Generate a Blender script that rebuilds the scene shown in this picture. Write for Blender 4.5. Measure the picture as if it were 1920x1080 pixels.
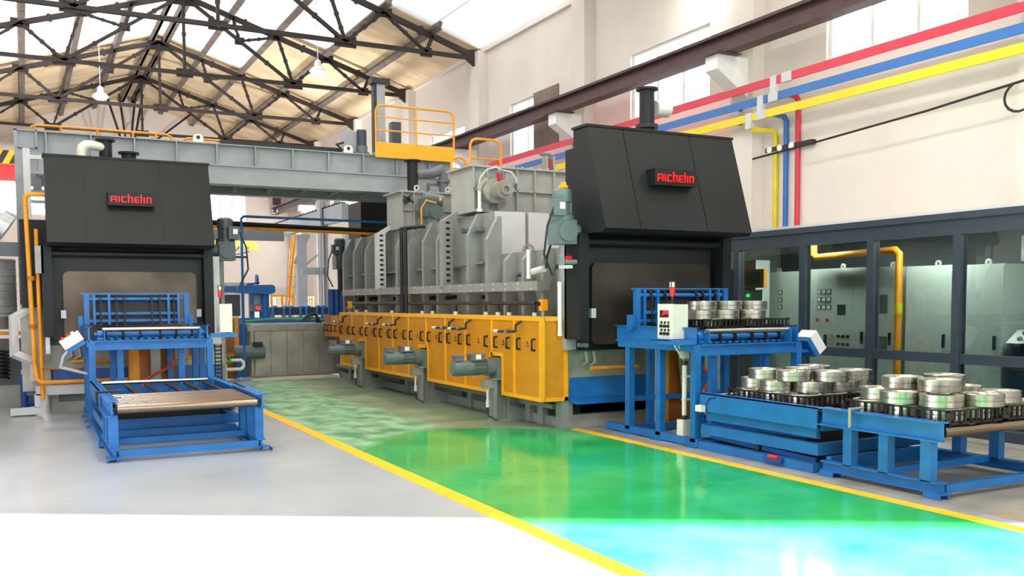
import bpy, math, random
from mathutils import Vector, Matrix
random.seed(7)
PI = math.pi
for o in list(bpy.data.objects):
    bpy.data.objects.remove(o, do_unlink=True)
S = bpy.context.scene
COL = S.collection

# ---------------------------------------------------------------- camera, world, sun, exposure
cd = bpy.data.cameras.new('camera')
cam = bpy.data.objects.new('camera', cd)
COL.objects.link(cam)
S.camera = cam
YAW, PITCH, ROLL = 0.483588, -0.0614744, 0.0055369
fw = Vector((math.sin(YAW)*math.cos(PITCH), math.cos(YAW)*math.cos(PITCH), math.sin(PITCH)))
rt = Vector((math.cos(YAW), -math.sin(YAW), 0))
dn = fw.cross(rt)
rt, dn = rt*math.cos(ROLL) + dn*math.sin(ROLL), dn*math.cos(ROLL) - rt*math.sin(ROLL)
m3 = Matrix((rt, -dn, -fw)).transposed()
cam.matrix_world = Matrix.Translation((0, 0, 1.65)) @ m3.to_4x4()
cd.sensor_fit = 'HORIZONTAL'
cd.sensor_width = 36.0
cd.lens = 36.0*1740.167/1920
cd.shift_y = 132.85/1920
cd.clip_end = 300
vs = S.view_settings
S.display_settings.display_device = 'sRGB'
vs.view_transform = 'Standard'
vs.look = 'None'
vs.gamma = 1.0
vs.use_curve_mapping = False
vs.exposure = 0.0
S.cycles.caustics_reflective = False
S.cycles.caustics_refractive = False

w = bpy.data.worlds.new('sky')
S.world = w
w.use_nodes = True
bg = w.node_tree.nodes['Background']
bg.inputs[0].default_value = (0.93, 0.97, 1.0, 1)
bg.inputs[1].default_value = 7.0

sd = bpy.data.lights.new('sun', 'SUN')
sd.energy = 130
sd.angle = math.radians(3.0)
sd.color = (1.0, 1.0, 1.0)
sun = bpy.data.objects.new('sun', sd)
COL.objects.link(sun)
el = math.radians(22)
sdir = Vector((0.842*math.cos(el), -0.539*math.cos(el), -math.sin(el)))
sun.rotation_euler = sdir.to_track_quat('-Z', 'Y').to_euler()
sun.location = (-20, 20, 14)
LAMP_W = 85

# ---------------------------------------------------------------- materials
def lin(h):
    out = []
    for i in (0, 2, 4):
        c = int(h[i:i+2], 16)/255
        out.append(c/12.92 if c <= 0.04045 else ((c+0.055)/1.055)**2.4)
    return (*out, 1)

def mat(name, h, rough=0.5, metal=0.0, var=0.12, scale=6.0, bump=0.0, spec=0.5, stretch=(1, 1, 1), coat=0.0, dark=None, emit=0.0):
    m = bpy.data.materials.new(name)
    m.use_nodes = True
    nt = m.node_tree
    b = nt.nodes['Principled BSDF']
    b.inputs['Roughness'].default_value = rough
    b.inputs['Metallic'].default_value = metal
    b.inputs['Specular IOR Level'].default_value = spec
    if coat:
        b.inputs['Coat Weight'].default_value = coat
        b.inputs['Coat Roughness'].default_value = 0.08
    c = lin(h)
    d = lin(dark) if dark else (c[0]*(1-var*2), c[1]*(1-var*2), c[2]*(1-var*2), 1)
    l = c if dark else (min(1, c[0]*(1+var*0.6)), min(1, c[1]*(1+var*0.6)), min(1, c[2]*(1+var*0.6)), 1)
    tc = nt.nodes.new('ShaderNodeTexCoord')
    mp = nt.nodes.new('ShaderNodeMapping')
    mp.inputs['Scale'].default_value = stretch
    nt.links.new(tc.outputs['Object'], mp.inputs[0])
    n = nt.nodes.new('ShaderNodeTexNoise')
    n.inputs['Scale'].default_value = scale
    n.inputs['Detail'].default_value = 4
    nt.links.new(mp.outputs[0], n.inputs['Vector'])
    r = nt.nodes.new('ShaderNodeValToRGB')
    r.color_ramp.elements[0].position = 0.3
    r.color_ramp.elements[1].position = 0.65
    r.color_ramp.elements[0].color = d
    r.color_ramp.elements[1].color = l
    nt.links.new(n.outputs['Fac'], r.inputs[0])
    nt.links.new(r.outputs[0], b.inputs['Base Color'])
    if bump:
        bp = nt.nodes.new('ShaderNodeBump')
        bp.inputs['Strength'].default_value = bump
        bp.inputs['Distance'].default_value = 0.01
        nt.links.new(n.outputs['Fac'], bp.inputs['Height'])
        nt.links.new(bp.outputs[0], b.inputs['Normal'])
    if emit:
        b.inputs['Emission Color'].default_value = c
        b.inputs['Emission Strength'].default_value = emit
    return m

def glassmat(name, h, t, rough=0.02, f=1.0):
    m = bpy.data.materials.new(name)
    m.use_nodes = True
    nt = m.node_tree
    nt.nodes.clear()
    o = nt.nodes.new('ShaderNodeOutputMaterial')
    tr = nt.nodes.new('ShaderNodeBsdfTransparent')
    tr.inputs[0].default_value = lin(h)
    gl = nt.nodes.new('ShaderNodeBsdfGlossy')
    gl.inputs['Roughness'].default_value = rough
    lw = nt.nodes.new('ShaderNodeLayerWeight')
    lw.inputs[0].default_value = 0.5
    fr = nt.nodes.new('ShaderNodeMath')
    fr.operation = 'POWER'
    fr.inputs[1].default_value = 4.0
    nt.links.new(lw.outputs['Facing'], fr.inputs[0])
    mu = nt.nodes.new('ShaderNodeMath')
    mu.operation = 'MULTIPLY_ADD'
    mu.inputs[1].default_value = f
    mu.inputs[2].default_value = t
    mx = nt.nodes.new('ShaderNodeMixShader')
    nt.links.new(fr.outputs[0], mu.inputs[0])
    nt.links.new(mu.outputs[0], mx.inputs[0])
    nt.links.new(tr.outputs[0], mx.inputs[1])
    nt.links.new(gl.outputs[0], mx.inputs[2])
    nt.links.new(mx.outputs[0], o.inputs[0])
    return m

M = {}
M['blue'] = mat('blue_paint', '1c6cb4', 0.38, var=0.10, scale=5)
M['blued'] = mat('deep_blue_paint', '1d4f9c', 0.4, var=0.1)
M['yel'] = mat('yellow_paint', 'f4ac14', 0.4, var=0.04)
M['grey'] = mat('furnace_grey_paint', '8d908c', 0.45, var=0.08, scale=4)
M['grey_lit'] = mat('chamber_grey_front_lit', 'a6a6a1', 0.45, var=0.06, scale=4)  # furnace grey lightened, front light on the chambers put into the colour
M['grey2'] = mat('gantry_grey_paint', '9ba0a5', 0.45, var=0.06, scale=3)
M['lgrey'] = mat('light_grey_sheet', 'cfcfd0', 0.5, var=0.03)
M['black'] = mat('black_hood_paint', '16181b', 0.5, var=0.12, scale=1.2, spec=0.35)
M['door'] = mat('door_black_brown_glow', '7a6856', 0.42, 0.3, var=0.2, scale=0.8, dark='242122')  # brownish-black door; brown reflected glow painted in as blotches
M['doorr'] = mat('door_steel_brown_glints', '4a4038', 0.38, 0.3, var=0.2, scale=0.9, dark='1e1c1d')  # darker right door, brown glints painted into the colour
M['dark'] = mat('dark_steel', '1d1c1c', 0.5, var=0.1)
M['frame'] = mat('slate_frame_paint', '36404c', 0.4, var=0.05)
M['steel'] = mat('machined_steel', 'c9c6c0', 0.22, 1.0, var=0.08, scale=30, stretch=(1, 1, 6))
M['ring'] = mat('bright_turned_steel', 'b9b5ac', 0.3, 1.0, var=0.16, scale=14, stretch=(3, 3, 0.2))
M['stainless'] = mat('stainless_sheet', 'b4b0a6', 0.36, 0.45, var=0.16, scale=2)
M['plate'] = mat('brushed_grey_plate', 'a6a39b', 0.45, 0.25, var=0.12, scale=3)
M['brown'] = mat('worn_brown_steel', '93806f', 0.2, 0.95, var=0.06, scale=3, stretch=(0.6, 2, 2))
M['tray'] = mat('dark_cast_alloy', '2c2825', 0.45, 0.5, var=0.2, scale=9)
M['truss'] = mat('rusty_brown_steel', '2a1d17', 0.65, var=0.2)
M['purlin'] = mat('weathered_grey_purlin', '75695f', 0.8, var=0.2, scale=4)
M['crane'] = mat('maroon_steel', '573c3c', 0.6, var=0.15)
M['roof'] = mat('buff_roof_board', 'ead3ae', 0.85, var=0.1, scale=1.1, stretch=(0.7, 1.3, 1), dark='cdb188')
M['wall'] = mat('cream_plaster', 'e2d9d0', 0.85, var=0.035, scale=0.9)
M['gable'] = mat('pale_plaster', 'e4d8ce', 0.85, var=0.04, scale=0.8)
M['pink'] = mat('pinkish_wall_tint', 'f6d3cc', 0.85, var=0.03, scale=0.9)  # pink tint laid over one stretch of the right wall
M['rough'] = mat('boarded_window_sheet', '857568', 0.9, var=0.15, scale=2)
M['white'] = mat('white_paint', 'efede8', 0.45, var=0.02)
M['panelw'] = mat('off_white_enamel', 'e2e0d2', 0.4, var=0.02)
M['cab'] = mat('pale_cabinet_enamel', 'c6cfc6', 0.45, var=0.03)
M['red'] = mat('red_paint', 'd2232c', 0.4, var=0.05)
M['bred'] = mat('red_busbar_paint', 'd8324a', 0.45, var=0.04)
M['bblue'] = mat('blue_busbar_paint', '2f6fb8', 0.45, var=0.04)
M['byel'] = mat('yellow_busbar_paint', 'ecd31c', 0.45, var=0.04)
M['orange'] = mat('orange_pipe_paint', 'ee9a16', 0.4, var=0.06)
M['orangeb'] = mat('orange_brown_sheet', 'b0651e', 0.5, var=0.15, scale=2)
M['motor'] = mat('blue_grey_motor_paint', '5f6f70', 0.4, var=0.06)
M['motord'] = mat('dark_motor_paint', '474f53', 0.4, var=0.06)
M['dirty'] = mat('stained_concrete', '98938c', 0.5, var=0.14, scale=2.5)
M['motorg'] = mat('green_grey_gearbox_paint', '67787a', 0.4, var=0.06)
M['mgrey'] = mat('mid_grey_paint', '676c70', 0.45, var=0.06)
M['green'] = mat('green_valve_paint', '3fae2a', 0.4, var=0.05)
M['pvc'] = mat('white_pvc', 'e9e6da', 0.4, var=0.02)
M['duct'] = mat('galvanised_duct', 'd2d6d8', 0.35, 0.5, var=0.15, scale=4)
M['hose'] = mat('red_rubber_hose', 'd8402f', 0.5, var=0.05)
M['rubber'] = mat('black_rubber', '17171a', 0.6, var=0.05)
M['ledred'] = mat('red_led_digits', 'ff2040', 0.4, emit=2.0, var=0)
M['signred'] = mat('red_sign_letters', 'f50812', 0.5, var=0)
M['ledgreen'] = mat('green_pilot_light', '20ff80', 0.4, emit=2.5, var=0)
M['lamp'] = mat('lamp_diffuser', 'ffffff', 0.4, emit=14, var=0)
M['line'] = mat('yellow_floor_paint', 'f8c508', 0.35, var=0.06, scale=9)
M['glass'] = glassmat('tinted_partition_glass', 'c6d0cb', 0.05)
M['pane'] = glassmat('clear_window_glass', 'f2f7fa', 0.02)
def milky():
    m = bpy.data.materials.new('added_milky_skylight')
    m.use_nodes = True
    nt = m.node_tree
    nt.nodes.clear()
    o = nt.nodes.new('ShaderNodeOutputMaterial')
    tl = nt.nodes.new('ShaderNodeBsdfTranslucent')
    tl.inputs[0].default_value = (0.1, 0.1, 0.1, 1)
    df = nt.nodes.new('ShaderNodeBsdfDiffuse')
    df.inputs[0].default_value = (0.5, 0.5, 0.5, 1)
    ad = nt.nodes.new('ShaderNodeAddShader')
    nt.links.new(tl.outputs[0], ad.inputs[0])
    nt.links.new(df.outputs[0], ad.inputs[1])
    nt.links.new(ad.outputs[0], o.inputs[0])
    return m
M['skyl'] = milky()
M['cover'] = mat('brown_floor_plate', 'a08f80', 0.6, var=0.12, scale=3)

def perforated():
    m = mat('perforated_orange_sheet', 'e59a0c', 0.5, var=0.05)
    nt = m.node_tree
    b = nt.nodes['Principled BSDF']
    src = b.inputs['Base Color'].links[0].from_socket
    tc = nt.nodes.new('ShaderNodeTexCoord')
    v = nt.nodes.new('ShaderNodeTexVoronoi')
    v.inputs['Scale'].default_value = 95
    v.inputs['Randomness'].default_value = 0.15
    nt.links.new(tc.outputs['Object'], v.inputs['Vector'])
    r = nt.nodes.new('ShaderNodeValToRGB')
    r.color_ramp.elements[0].position = 0.28
    r.color_ramp.elements[1].position = 0.36
    r.color_ramp.elements[0].color = lin('7a4a08')
    r.color_ramp.elements[1].color = (1, 1, 1, 1)
    nt.links.new(v.outputs['Distance'], r.inputs[0])
    mx = nt.nodes.new('ShaderNodeMix')
    mx.data_type = 'RGBA'
    mx.blend_type = 'MULTIPLY'
    mx.inputs[0].default_value = 1
    nt.links.new(src, mx.inputs[6])
    nt.links.new(r.outputs[0], mx.inputs[7])
    nt.links.new(mx.outputs[2], b.inputs['Base Color'])
    return m
M['perf'] = perforated()

def floormats():
    # grey epoxy: glossy, faint cloudy wear, dark scuffs
    m = mat('grey_epoxy_floor', 'adb0b5', 0.22, var=0.06, scale=0.7, spec=0.5)
    b = m.node_tree.nodes['Principled BSDF']
    nt = m.node_tree
    tc = nt.nodes.new('ShaderNodeTexCoord')
    n = nt.nodes.new('ShaderNodeTexNoise')
    n.inputs['Scale'].default_value = 0.9
    n.inputs['Detail'].default_value = 6
    nt.links.new(tc.outputs['Object'], n.inputs['Vector'])
    r = nt.nodes.new('ShaderNodeMapRange')
    r.inputs['To Min'].default_value = 0.12
    r.inputs['To Max'].default_value = 0.34
    nt.links.new(n.outputs['Fac'], r.inputs[0])
    nt.links.new(r.outputs[0], b.inputs['Roughness'])
    M['floor'] = m
    # green lane: fresh vivid coat close to the camera, worn dusty coat farther down the lane
    g = bpy.data.materials.new('green_lane_epoxy')
    g.use_nodes = True
    nt = g.node_tree
    b = nt.nodes['Principled BSDF']
    tc = nt.nodes.new('ShaderNodeTexCoord')
    sx = nt.nodes.new('ShaderNodeSeparateXYZ')
    nt.links.new(tc.outputs['Object'], sx.inputs[0])
    def noise(scale, st):
        mp = nt.nodes.new('ShaderNodeMapping')
        mp.inputs['Scale'].default_value = st
        nt.links.new(tc.outputs['Object'], mp.inputs[0])
        n = nt.nodes.new('ShaderNodeTexNoise')
        n.inputs['Scale'].default_value = scale
        n.inputs['Detail'].default_value = 7
        nt.links.new(mp.outputs[0], n.inputs['Vector'])
        return n.outputs['Fac']
    def ramp(src, p0, c0, p1, c1):
        r = nt.nodes.new('ShaderNodeValToRGB')
        r.color_ramp.elements[0].position = p0
        r.color_ramp.elements[1].position = p1
        r.color_ramp.elements[0].color = c0
        r.color_ramp.elements[1].color = c1
        nt.links.new(src, r.inputs[0])
        return r.outputs[0]
    def mixc(f, a, c):
        mx = nt.nodes.new('ShaderNodeMix')
        mx.data_type = 'RGBA'
        nt.links.new(f, mx.inputs[0])
        nt.links.new(a, mx.inputs[6])
        nt.links.new(c, mx.inputs[7])
        return mx.outputs[2]
    def mth(op, a, bb):
        k = nt.nodes.new('ShaderNodeMath')
        k.operation = op
        for i, q in enumerate((a, bb)):
            if isinstance(q, (int, float)):
                k.inputs[i].default_value = q
            else:
                nt.links.new(q, k.inputs[i])
        return k.outputs[0]
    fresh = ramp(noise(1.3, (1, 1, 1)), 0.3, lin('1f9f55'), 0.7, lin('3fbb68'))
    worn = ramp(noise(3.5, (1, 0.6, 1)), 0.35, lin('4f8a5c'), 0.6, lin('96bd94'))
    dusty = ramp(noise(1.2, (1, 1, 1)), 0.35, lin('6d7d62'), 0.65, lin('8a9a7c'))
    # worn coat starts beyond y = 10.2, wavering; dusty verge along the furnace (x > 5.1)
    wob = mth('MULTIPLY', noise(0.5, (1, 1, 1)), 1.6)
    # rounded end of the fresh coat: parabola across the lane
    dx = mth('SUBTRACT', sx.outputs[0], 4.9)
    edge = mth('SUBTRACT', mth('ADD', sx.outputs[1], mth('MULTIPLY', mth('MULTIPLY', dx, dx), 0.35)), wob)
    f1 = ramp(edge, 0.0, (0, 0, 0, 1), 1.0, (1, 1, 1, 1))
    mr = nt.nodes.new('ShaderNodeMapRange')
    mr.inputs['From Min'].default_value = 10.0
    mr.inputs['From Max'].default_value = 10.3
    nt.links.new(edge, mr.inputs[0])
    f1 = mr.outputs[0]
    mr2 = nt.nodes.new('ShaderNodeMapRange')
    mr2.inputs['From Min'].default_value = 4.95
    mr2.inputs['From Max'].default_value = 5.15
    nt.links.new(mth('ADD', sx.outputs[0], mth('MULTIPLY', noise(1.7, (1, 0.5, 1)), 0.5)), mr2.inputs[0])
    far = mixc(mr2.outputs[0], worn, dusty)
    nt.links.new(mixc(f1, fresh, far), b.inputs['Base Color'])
    mr3 = nt.nodes.new('ShaderNodeMapRange')
    mr3.inputs['To Min'].default_value = 0.12
    mr3.inputs['To Max'].default_value = 0.42
    nt.links.new(f1, mr3.inputs[0])
    nt.links.new(mr3.outputs[0], b.inputs['Roughness'])
    b.inputs['Specular IOR Level'].default_value = 0.4
    M['lane'] = g
floormats()

# ---------------------------------------------------------------- mesh builder
W = {}     # world origin of every root / part

class B:
    def __init__(self):
        self.v, self.f = [], []

    def add(self, vs, fs):
        k = len(self.v)
        self.v += [tuple(p) for p in vs]
        self.f += [tuple(k+i for i in q) for q in fs]
        return self

    def bb(self, x0, x1, y0, y1, z0, z1):
        return self.add([(x0, y0, z0), (x1, y0, z0), (x1, y1, z0), (x0, y1, z0), (x0, y0, z1), (x1, y0, z1), (x1, y1, z1), (x0, y1, z1)],
                        [(3, 2, 1, 0), (4, 5, 6, 7), (0, 1, 5, 4), (1, 2, 6, 5), (2, 3, 7, 6), (3, 0, 4, 7)])

    def box(self, c, s, rot=None):
        h = Vector(s)/2
        pts = [Vector((a*h.x, b*h.y, d*h.z)) for d in (-1, 1) for a, b in ((-1, -1), (1, -1), (1, 1), (-1, 1))]
        if rot:
            R = Matrix.Rotation(rot[1], 3, rot[0]) if isinstance(rot[0], str) else rot
            pts = [R @ p for p in pts]
        c = Vector(c)
        return self.add([p+c for p in pts], [(3, 2, 1, 0), (4, 5, 6, 7), (0, 1, 5, 4), (1, 2, 6, 5), (2, 3, 7, 6), (3, 0, 4, 7)])

    def prism(self, poly, axis, a, b):
        # poly in the two other axes (x: (y,z), y: (x,z), z: (x,y)), extruded from a to b
        def P(p, t):
            return {'x': (t, p[0], p[1]), 'y': (p[0], t, p[1]), 'z': (p[0], p[1], t)}[axis]
        n = len(poly)
        vs = [P(p, a) for p in poly]+[P(p, b) for p in poly]
        fs = [tuple(range(n)), tuple(range(2*n-1, n-1, -1))]+[(i, n+i, n+(i+1) % n, (i+1) % n) for i in range(n)]
        return self.add(vs, fs)

    def cyl(self, p0, p1, r, n=12, r2=None):
        p0, p1 = Vector(p0), Vector(p1)
        r2 = r if r2 is None else r2
        d = (p1-p0).normalized()
        u = d.orthogonal().normalized()
        v = d.cross(u)
        vs = []
        for p, q in ((p0, r), (p1, r2)):
            vs += [p+(u*math.cos(2*PI*i/n)+v*math.sin(2*PI*i/n))*q for i in range(n)]
        fs = [tuple(range(n-1, -1, -1)), tuple(range(n, 2*n))]+[(i, (i+1) % n, n+(i+1) % n, n+i) for i in range(n)]
        return self.add(vs, fs)

    def pipe(self, pts, r, n=8):
        pts = [Vector(p) for p in pts]
        d0 = (pts[1]-pts[0]).normalized()
        u = d0.orthogonal().normalized()
        vs, k = [], len(pts)
        for i, p in enumerate(pts):
            d = ((pts[min(i+1, k-1)]-p).normalized()+(p-pts[max(i-1, 0)]).normalized())
            d = d.normalized() if d.length > 1e-6 else d0
            a = (p-pts[i-1]).normalized() if i else d0
            u = (u-a*u.dot(a)).normalized()
            v = a.cross(u)
            for j in range(n):
                o = (u*math.cos(2*PI*j/n)+v*math.sin(2*PI*j/n))*r
                if 0 < i < k-1 and abs(a.dot(d)) > 0.3:
                    o = o-a*(o.dot(d)/a.dot(d))
                vs.append(p+o)
        fs = [tuple(range(n-1, -1, -1)), tuple(range((k-1)*n, k*n))]
        for i in range(k-1):
            fs += [(i*n+j, i*n+(j+1) % n, (i+1)*n+(j+1) % n, (i+1)*n+j) for j in range(n)]
        return self.add(vs, fs)

    def lathe(self, prof, c, axis='z', n=24, closed=False):
        # prof: (radius, height) pairs
        vs = []
        for r, h in prof:
            for i in range(n):
                a = 2*PI*i/n
                p = (r*math.cos(a), r*math.sin(a), h)
                if axis == 'x':
                    p = (p[2], p[0], p[1])
                elif axis == 'y':
                    p = (p[1], p[2], p[0])
                vs.append((p[0]+c[0], p[1]+c[1], p[2]+c[2]))
        k = len(prof)
        fs = []
        for i in range(k if closed else k-1):
            j = (i+1) % k
            fs += [(i*n+q, i*n+(q+1) % n, j*n+(q+1) % n, j*n+q) for q in range(n)]
        if not closed:
            fs += [tuple(range(n-1, -1, -1)), tuple(range((k-1)*n, k*n))]
        return self.add(vs, fs)

    def ibeam(self, axis, a, b, c, h, wd, t=0.02, web='v'):
        # rolled section along x or y; c = (other, z centre)
        o, z = c
        g = lambda o0, o1, z0, z1: self.bb(a, b, o0, o1, z0, z1) if axis == 'x' else self.bb(o0, o1, a, b, z0, z1)
        g(o-wd/2, o+wd/2, z+h/2-t, z+h/2)
        g(o-wd/2, o+wd/2, z-h/2, z-h/2+t)
        g(o-t/2, o+t/2, z-h/2+t, z+h/2-t)
        return self

    def obj(self, name, m, parent=None, smooth=True, **props):
        org = W.get(parent.name, Vector((0, 0, 0))) if parent else props.pop('at', Vector((0, 0, 0)))
        org = Vector(org)
        me = bpy.data.meshes.new(name)
        me.from_pydata([Vector(p)-org for p in self.v], [], self.f)
        me.materials.append(M[m] if isinstance(m, str) else m)
        me.validate()
        if smooth:
            me.polygons.foreach_set('use_smooth', [True]*len(me.polygons))
            me.set_sharp_from_angle(angle=math.radians(38))
        me.update()
        o = bpy.data.objects.new(name, me)
        COL.objects.link(o)
        if parent:
            o.parent = parent
        else:
            o.location = org
        W[o.name] = org
        for k, v in props.items():
            o[k] = v
        return o

def fixn(o):
    return o

def thing(name, label, cat, loc=(0, 0, 0), group=None):
    o = bpy.data.objects.new(name, None)
    COL.objects.link(o)
    o.location = loc
    o.empty_display_size = 0.1
    o['label'] = label
    o['category'] = cat
    if group:
        o['group'] = group
    W[o.name] = Vector(loc)
    return o

def tag(o, label, cat, group=None):
    o['label'] = label
    o['category'] = cat
    if group:
        o['group'] = group
    return o

def struct(o):
    o['kind'] = 'structure'
    return o

def dup(root, loc, label, group=None, name=None):
    r = root.copy()
    COL.objects.link(r)
    r.location = loc
    r['label'] = label
    if group:
        r['group'] = group
    W[r.name] = Vector(loc)
    for ch in list(root.children):
        c = ch.copy()
        COL.objects.link(c)
        c.parent = r
        for g in list(ch.children):
            d = g.copy()
            COL.objects.link(d)
            d.parent = c
    return r

# ================================================================ the setting
XL, XR, YB, YF = -2.9, 12.3, 48.2, -6.0
TY = [25.2, 30.8, 36.6, 42.4]                      # roof trusses
APX, ZA, SL = 4.7, 11.2, 0.316                     # apex x, top chord height, slope
def zt(x):
    return ZA-SL*abs(x-APX)

floor = struct(B().bb(XL, XR+0.3, YF, YB, -0.2, 0).obj('floor', 'floor'))
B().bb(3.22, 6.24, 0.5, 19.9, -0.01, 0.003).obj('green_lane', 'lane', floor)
B().bb(6.5, 9.5, 2.0, 4.55, -0.01, 0.004).obj('floor_plate', 'cover', floor)
B().bb(6.33, 9.55, 4.55, 10.3, -0.01, 0.002).obj('stained_apron', 'dirty', floor)
B().bb(9.55, 10.5, 4.6, 14.0, -0.01, 0.02).obj('sill_plinth', 'plate', floor)
B().bb(4.1, 6.1, 19.9, 20.5, -0.01, 0.05).obj('curb', 'gable', floor)
struct(B().bb(3.12, 3.27, 0.5, 14.6, -0.01, 0.006).obj('trim_1', 'line'))
struct(B().bb(6.2, 6.33, 0.5, 10.2, -0.01, 0.006).obj('trim_2', 'line'))

WZ0, WZ1 = 5.72, 7.19
wins = [(3.4, 6.1), (9.1, 11.8), (14.85, 17.6), (20.75, 23.45), (26.5, 29.2), (32.3, 35.0), (38.1, 40.8)]
wr = B().bb(XR, XR+0.3, YF, YB, 0, WZ0).bb(XR, XR+0.3, YF, YB, WZ1, 9.15)
y = YF
for a, b in wins:
    wr.bb(XR, XR+0.3, y, a, WZ0, WZ1)
    y = b
wr.bb(XR, XR+0.3, y, YB, WZ0, WZ1)
wall_right = struct(wr.obj('wall_right', 'wall', smooth=False))
B().bb(XR-0.012, XR, 13.9, 24.6, 2.6, 5.71).bb(XR-0.012, XR, 17.62, 20.74, 5.71, 6.3).obj('pink_band', 'pink', wall_right)
for y in (7.8, 13.6, 19.4, 25.2, 30.8, 36.6, 42.4):
    B().bb(XR-0.28, XR, y-0.3, y+0.3, 0, 9.0).obj('pilaster', 'wall', wall_right)
    B().prism([(XR-0.28, 5.4), (XR-0.28, 6.12), (XR-1.0, 6.12), (XR-1.0, 5.86), (XR-0.42, 5.5)], 'y', y-0.17, y+0.17).obj('corbel', 'white', wall_right)
for i, (a, b) in enumerate(wins):
    f = B()
    t = 0.06
    f.bb(XR+0.08, XR+0.16, a, b, WZ0, WZ0+t).bb(XR+0.08, XR+0.16, a, b, WZ1-t, WZ1)
    for k in range(4):
        yy = a+(b-a-t)*k/3
        f.bb(XR+0.08, XR+0.16, yy, yy+t, WZ0+t, WZ1-t)
    f.bb(XR+0.09, XR+0.15, a+t, b-t, WZ0+0.95, WZ0+1.0)
    wn = struct(f.obj('window_%d' % (i+1), 'white', smooth=False))
    for k in range(3):
        y0 = a+(b-a-t)*k/3+t
        B().bb(XR+0.11, XR+0.118, y0, y0+(b-a-t)/3-t, WZ0+t, WZ1-t).obj('pane', 'pane', wn)
B().bb(XR-0.03, XR+0.07, 20.75, 22.05, 5.68, 7.21).obj('boarded_panel', 'rough', wall_right)

# back gable wall with two window bands
bw = B()
bwins = [(-1.9, 1.1), (8.3, 10.1)]
bw.bb(XL-0.3, XR+0.3, YB, YB+0.3, 0, 5.75)
xs = XL-0.3
for a, b in bwins:
    bw.bb(xs, a, YB, YB+0.3, 5.75, 7.25)
    xs = b
bw.bb(xs, XR+0.3, YB, YB+0.3, 5.75, 7.25)
bw.prism([(XL-0.3, 7.25), (XR+0.3, 7.25), (XR+0.3, zt(XR)+0.3), (APX, ZA+0.35), (XL-0.3, zt(XL)+0.3)], 'y', YB, YB+0.3)
wall_back = struct(bw.obj('wall_back', 'gable', smooth=False))
for i, (a, b) in enumerate(bwins):
    f = B().bb(a, b, YB+0.1, YB+0.18, 5.75, 5.82).bb(a, b, YB+0.1, YB+0.18, 7.18, 7.25)
    n = 3
    for k in range(n+1):
        xx = a+(b-a-0.06)*k/n
        f.bb(xx, xx+0.06, YB+0.1, YB+0.18, 5.82, 7.18)
    wn = struct(f.obj('window_%d' % (len(wins)+1+i), 'white', smooth=False))
    for k in range(n):
        x0 = a+(b-a-0.06)*k/n+0.06
        B().bb(x0, x0+(b-a-0.06)/n-0.06, YB+0.13, YB+0.138, 5.82, 7.18).obj('pane', 'pane', wn)

# left wall: solid but for an unseen door opening, added and shaped for the sun patch
DY0, DY1, DZ = 7.6, 10.15, 5.0
wl = B().bb(XL-0.3, XL, YF, DY0, 0, 9.15).bb(XL-0.3, XL, DY1, YB, 0, 9.15).bb(XL-0.3, XL, DY0, DY1, DZ, 9.15)
wall_left = struct(wl.obj('wall_left', 'wall', smooth=False))
struct(B().bb(XL-0.34, XL+0.02, DY1, DY1+0.12, 0, DZ+0.12).bb(XL-0.34, XL+0.02, DY0-0.12, DY0, 0, DZ+0.12).bb(XL-0.34, XL+0.02, DY0, DY1, DZ, DZ+0.12).obj('added_door_1', 'grey2', smooth=False))
wf = B().bb(XL-0.3, XR+0.3, YF-0.3, YF, 0, 2.6).bb(XL-0.3, XR+0.3, YF-0.3, YF, 7.4, 9.15).bb(XL-0.3, -2.0, YF-0.3, YF, 2.6, 7.4).bb(11.4, XR+0.3, YF-0.3, YF, 2.6, 7.4)
wf.prism([(XL-0.3, 9.15), (XR+0.3, 9.15), (APX, ZA+0.35)], 'y', YF-0.3, YF)
struct(wf.obj('wall_front', 'wall', smooth=False))
f = B().bb(-2.0, 11.4, YF-0.2, YF-0.12, 2.6, 2.68).bb(-2.0, 11.4, YF-0.2, YF-0.12, 7.32, 7.4).bb(-2.0, 11.4, YF-0.2, YF-0.12, 4.96, 5.04)  # unseen window band added behind the camera for front fill light
for k in range(7):
    x = -2.0+13.32*k/6
    f.bb(x, x+0.08, YF-0.2, YF-0.12, 2.68, 7.32)
wn = struct(f.obj('window_%d' % (len(wins)+3), 'white', smooth=False))
for k in range(6):
    for z0, z1 in ((2.68, 4.96), (5.04, 7.32)):
        x = -2.0+13.32*k/6+0.08
        B().bb(x, x+2.14, YF-0.17, YF-0.162, z0, z1).obj('pane', 'pane', wn, smooth=False)

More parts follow.
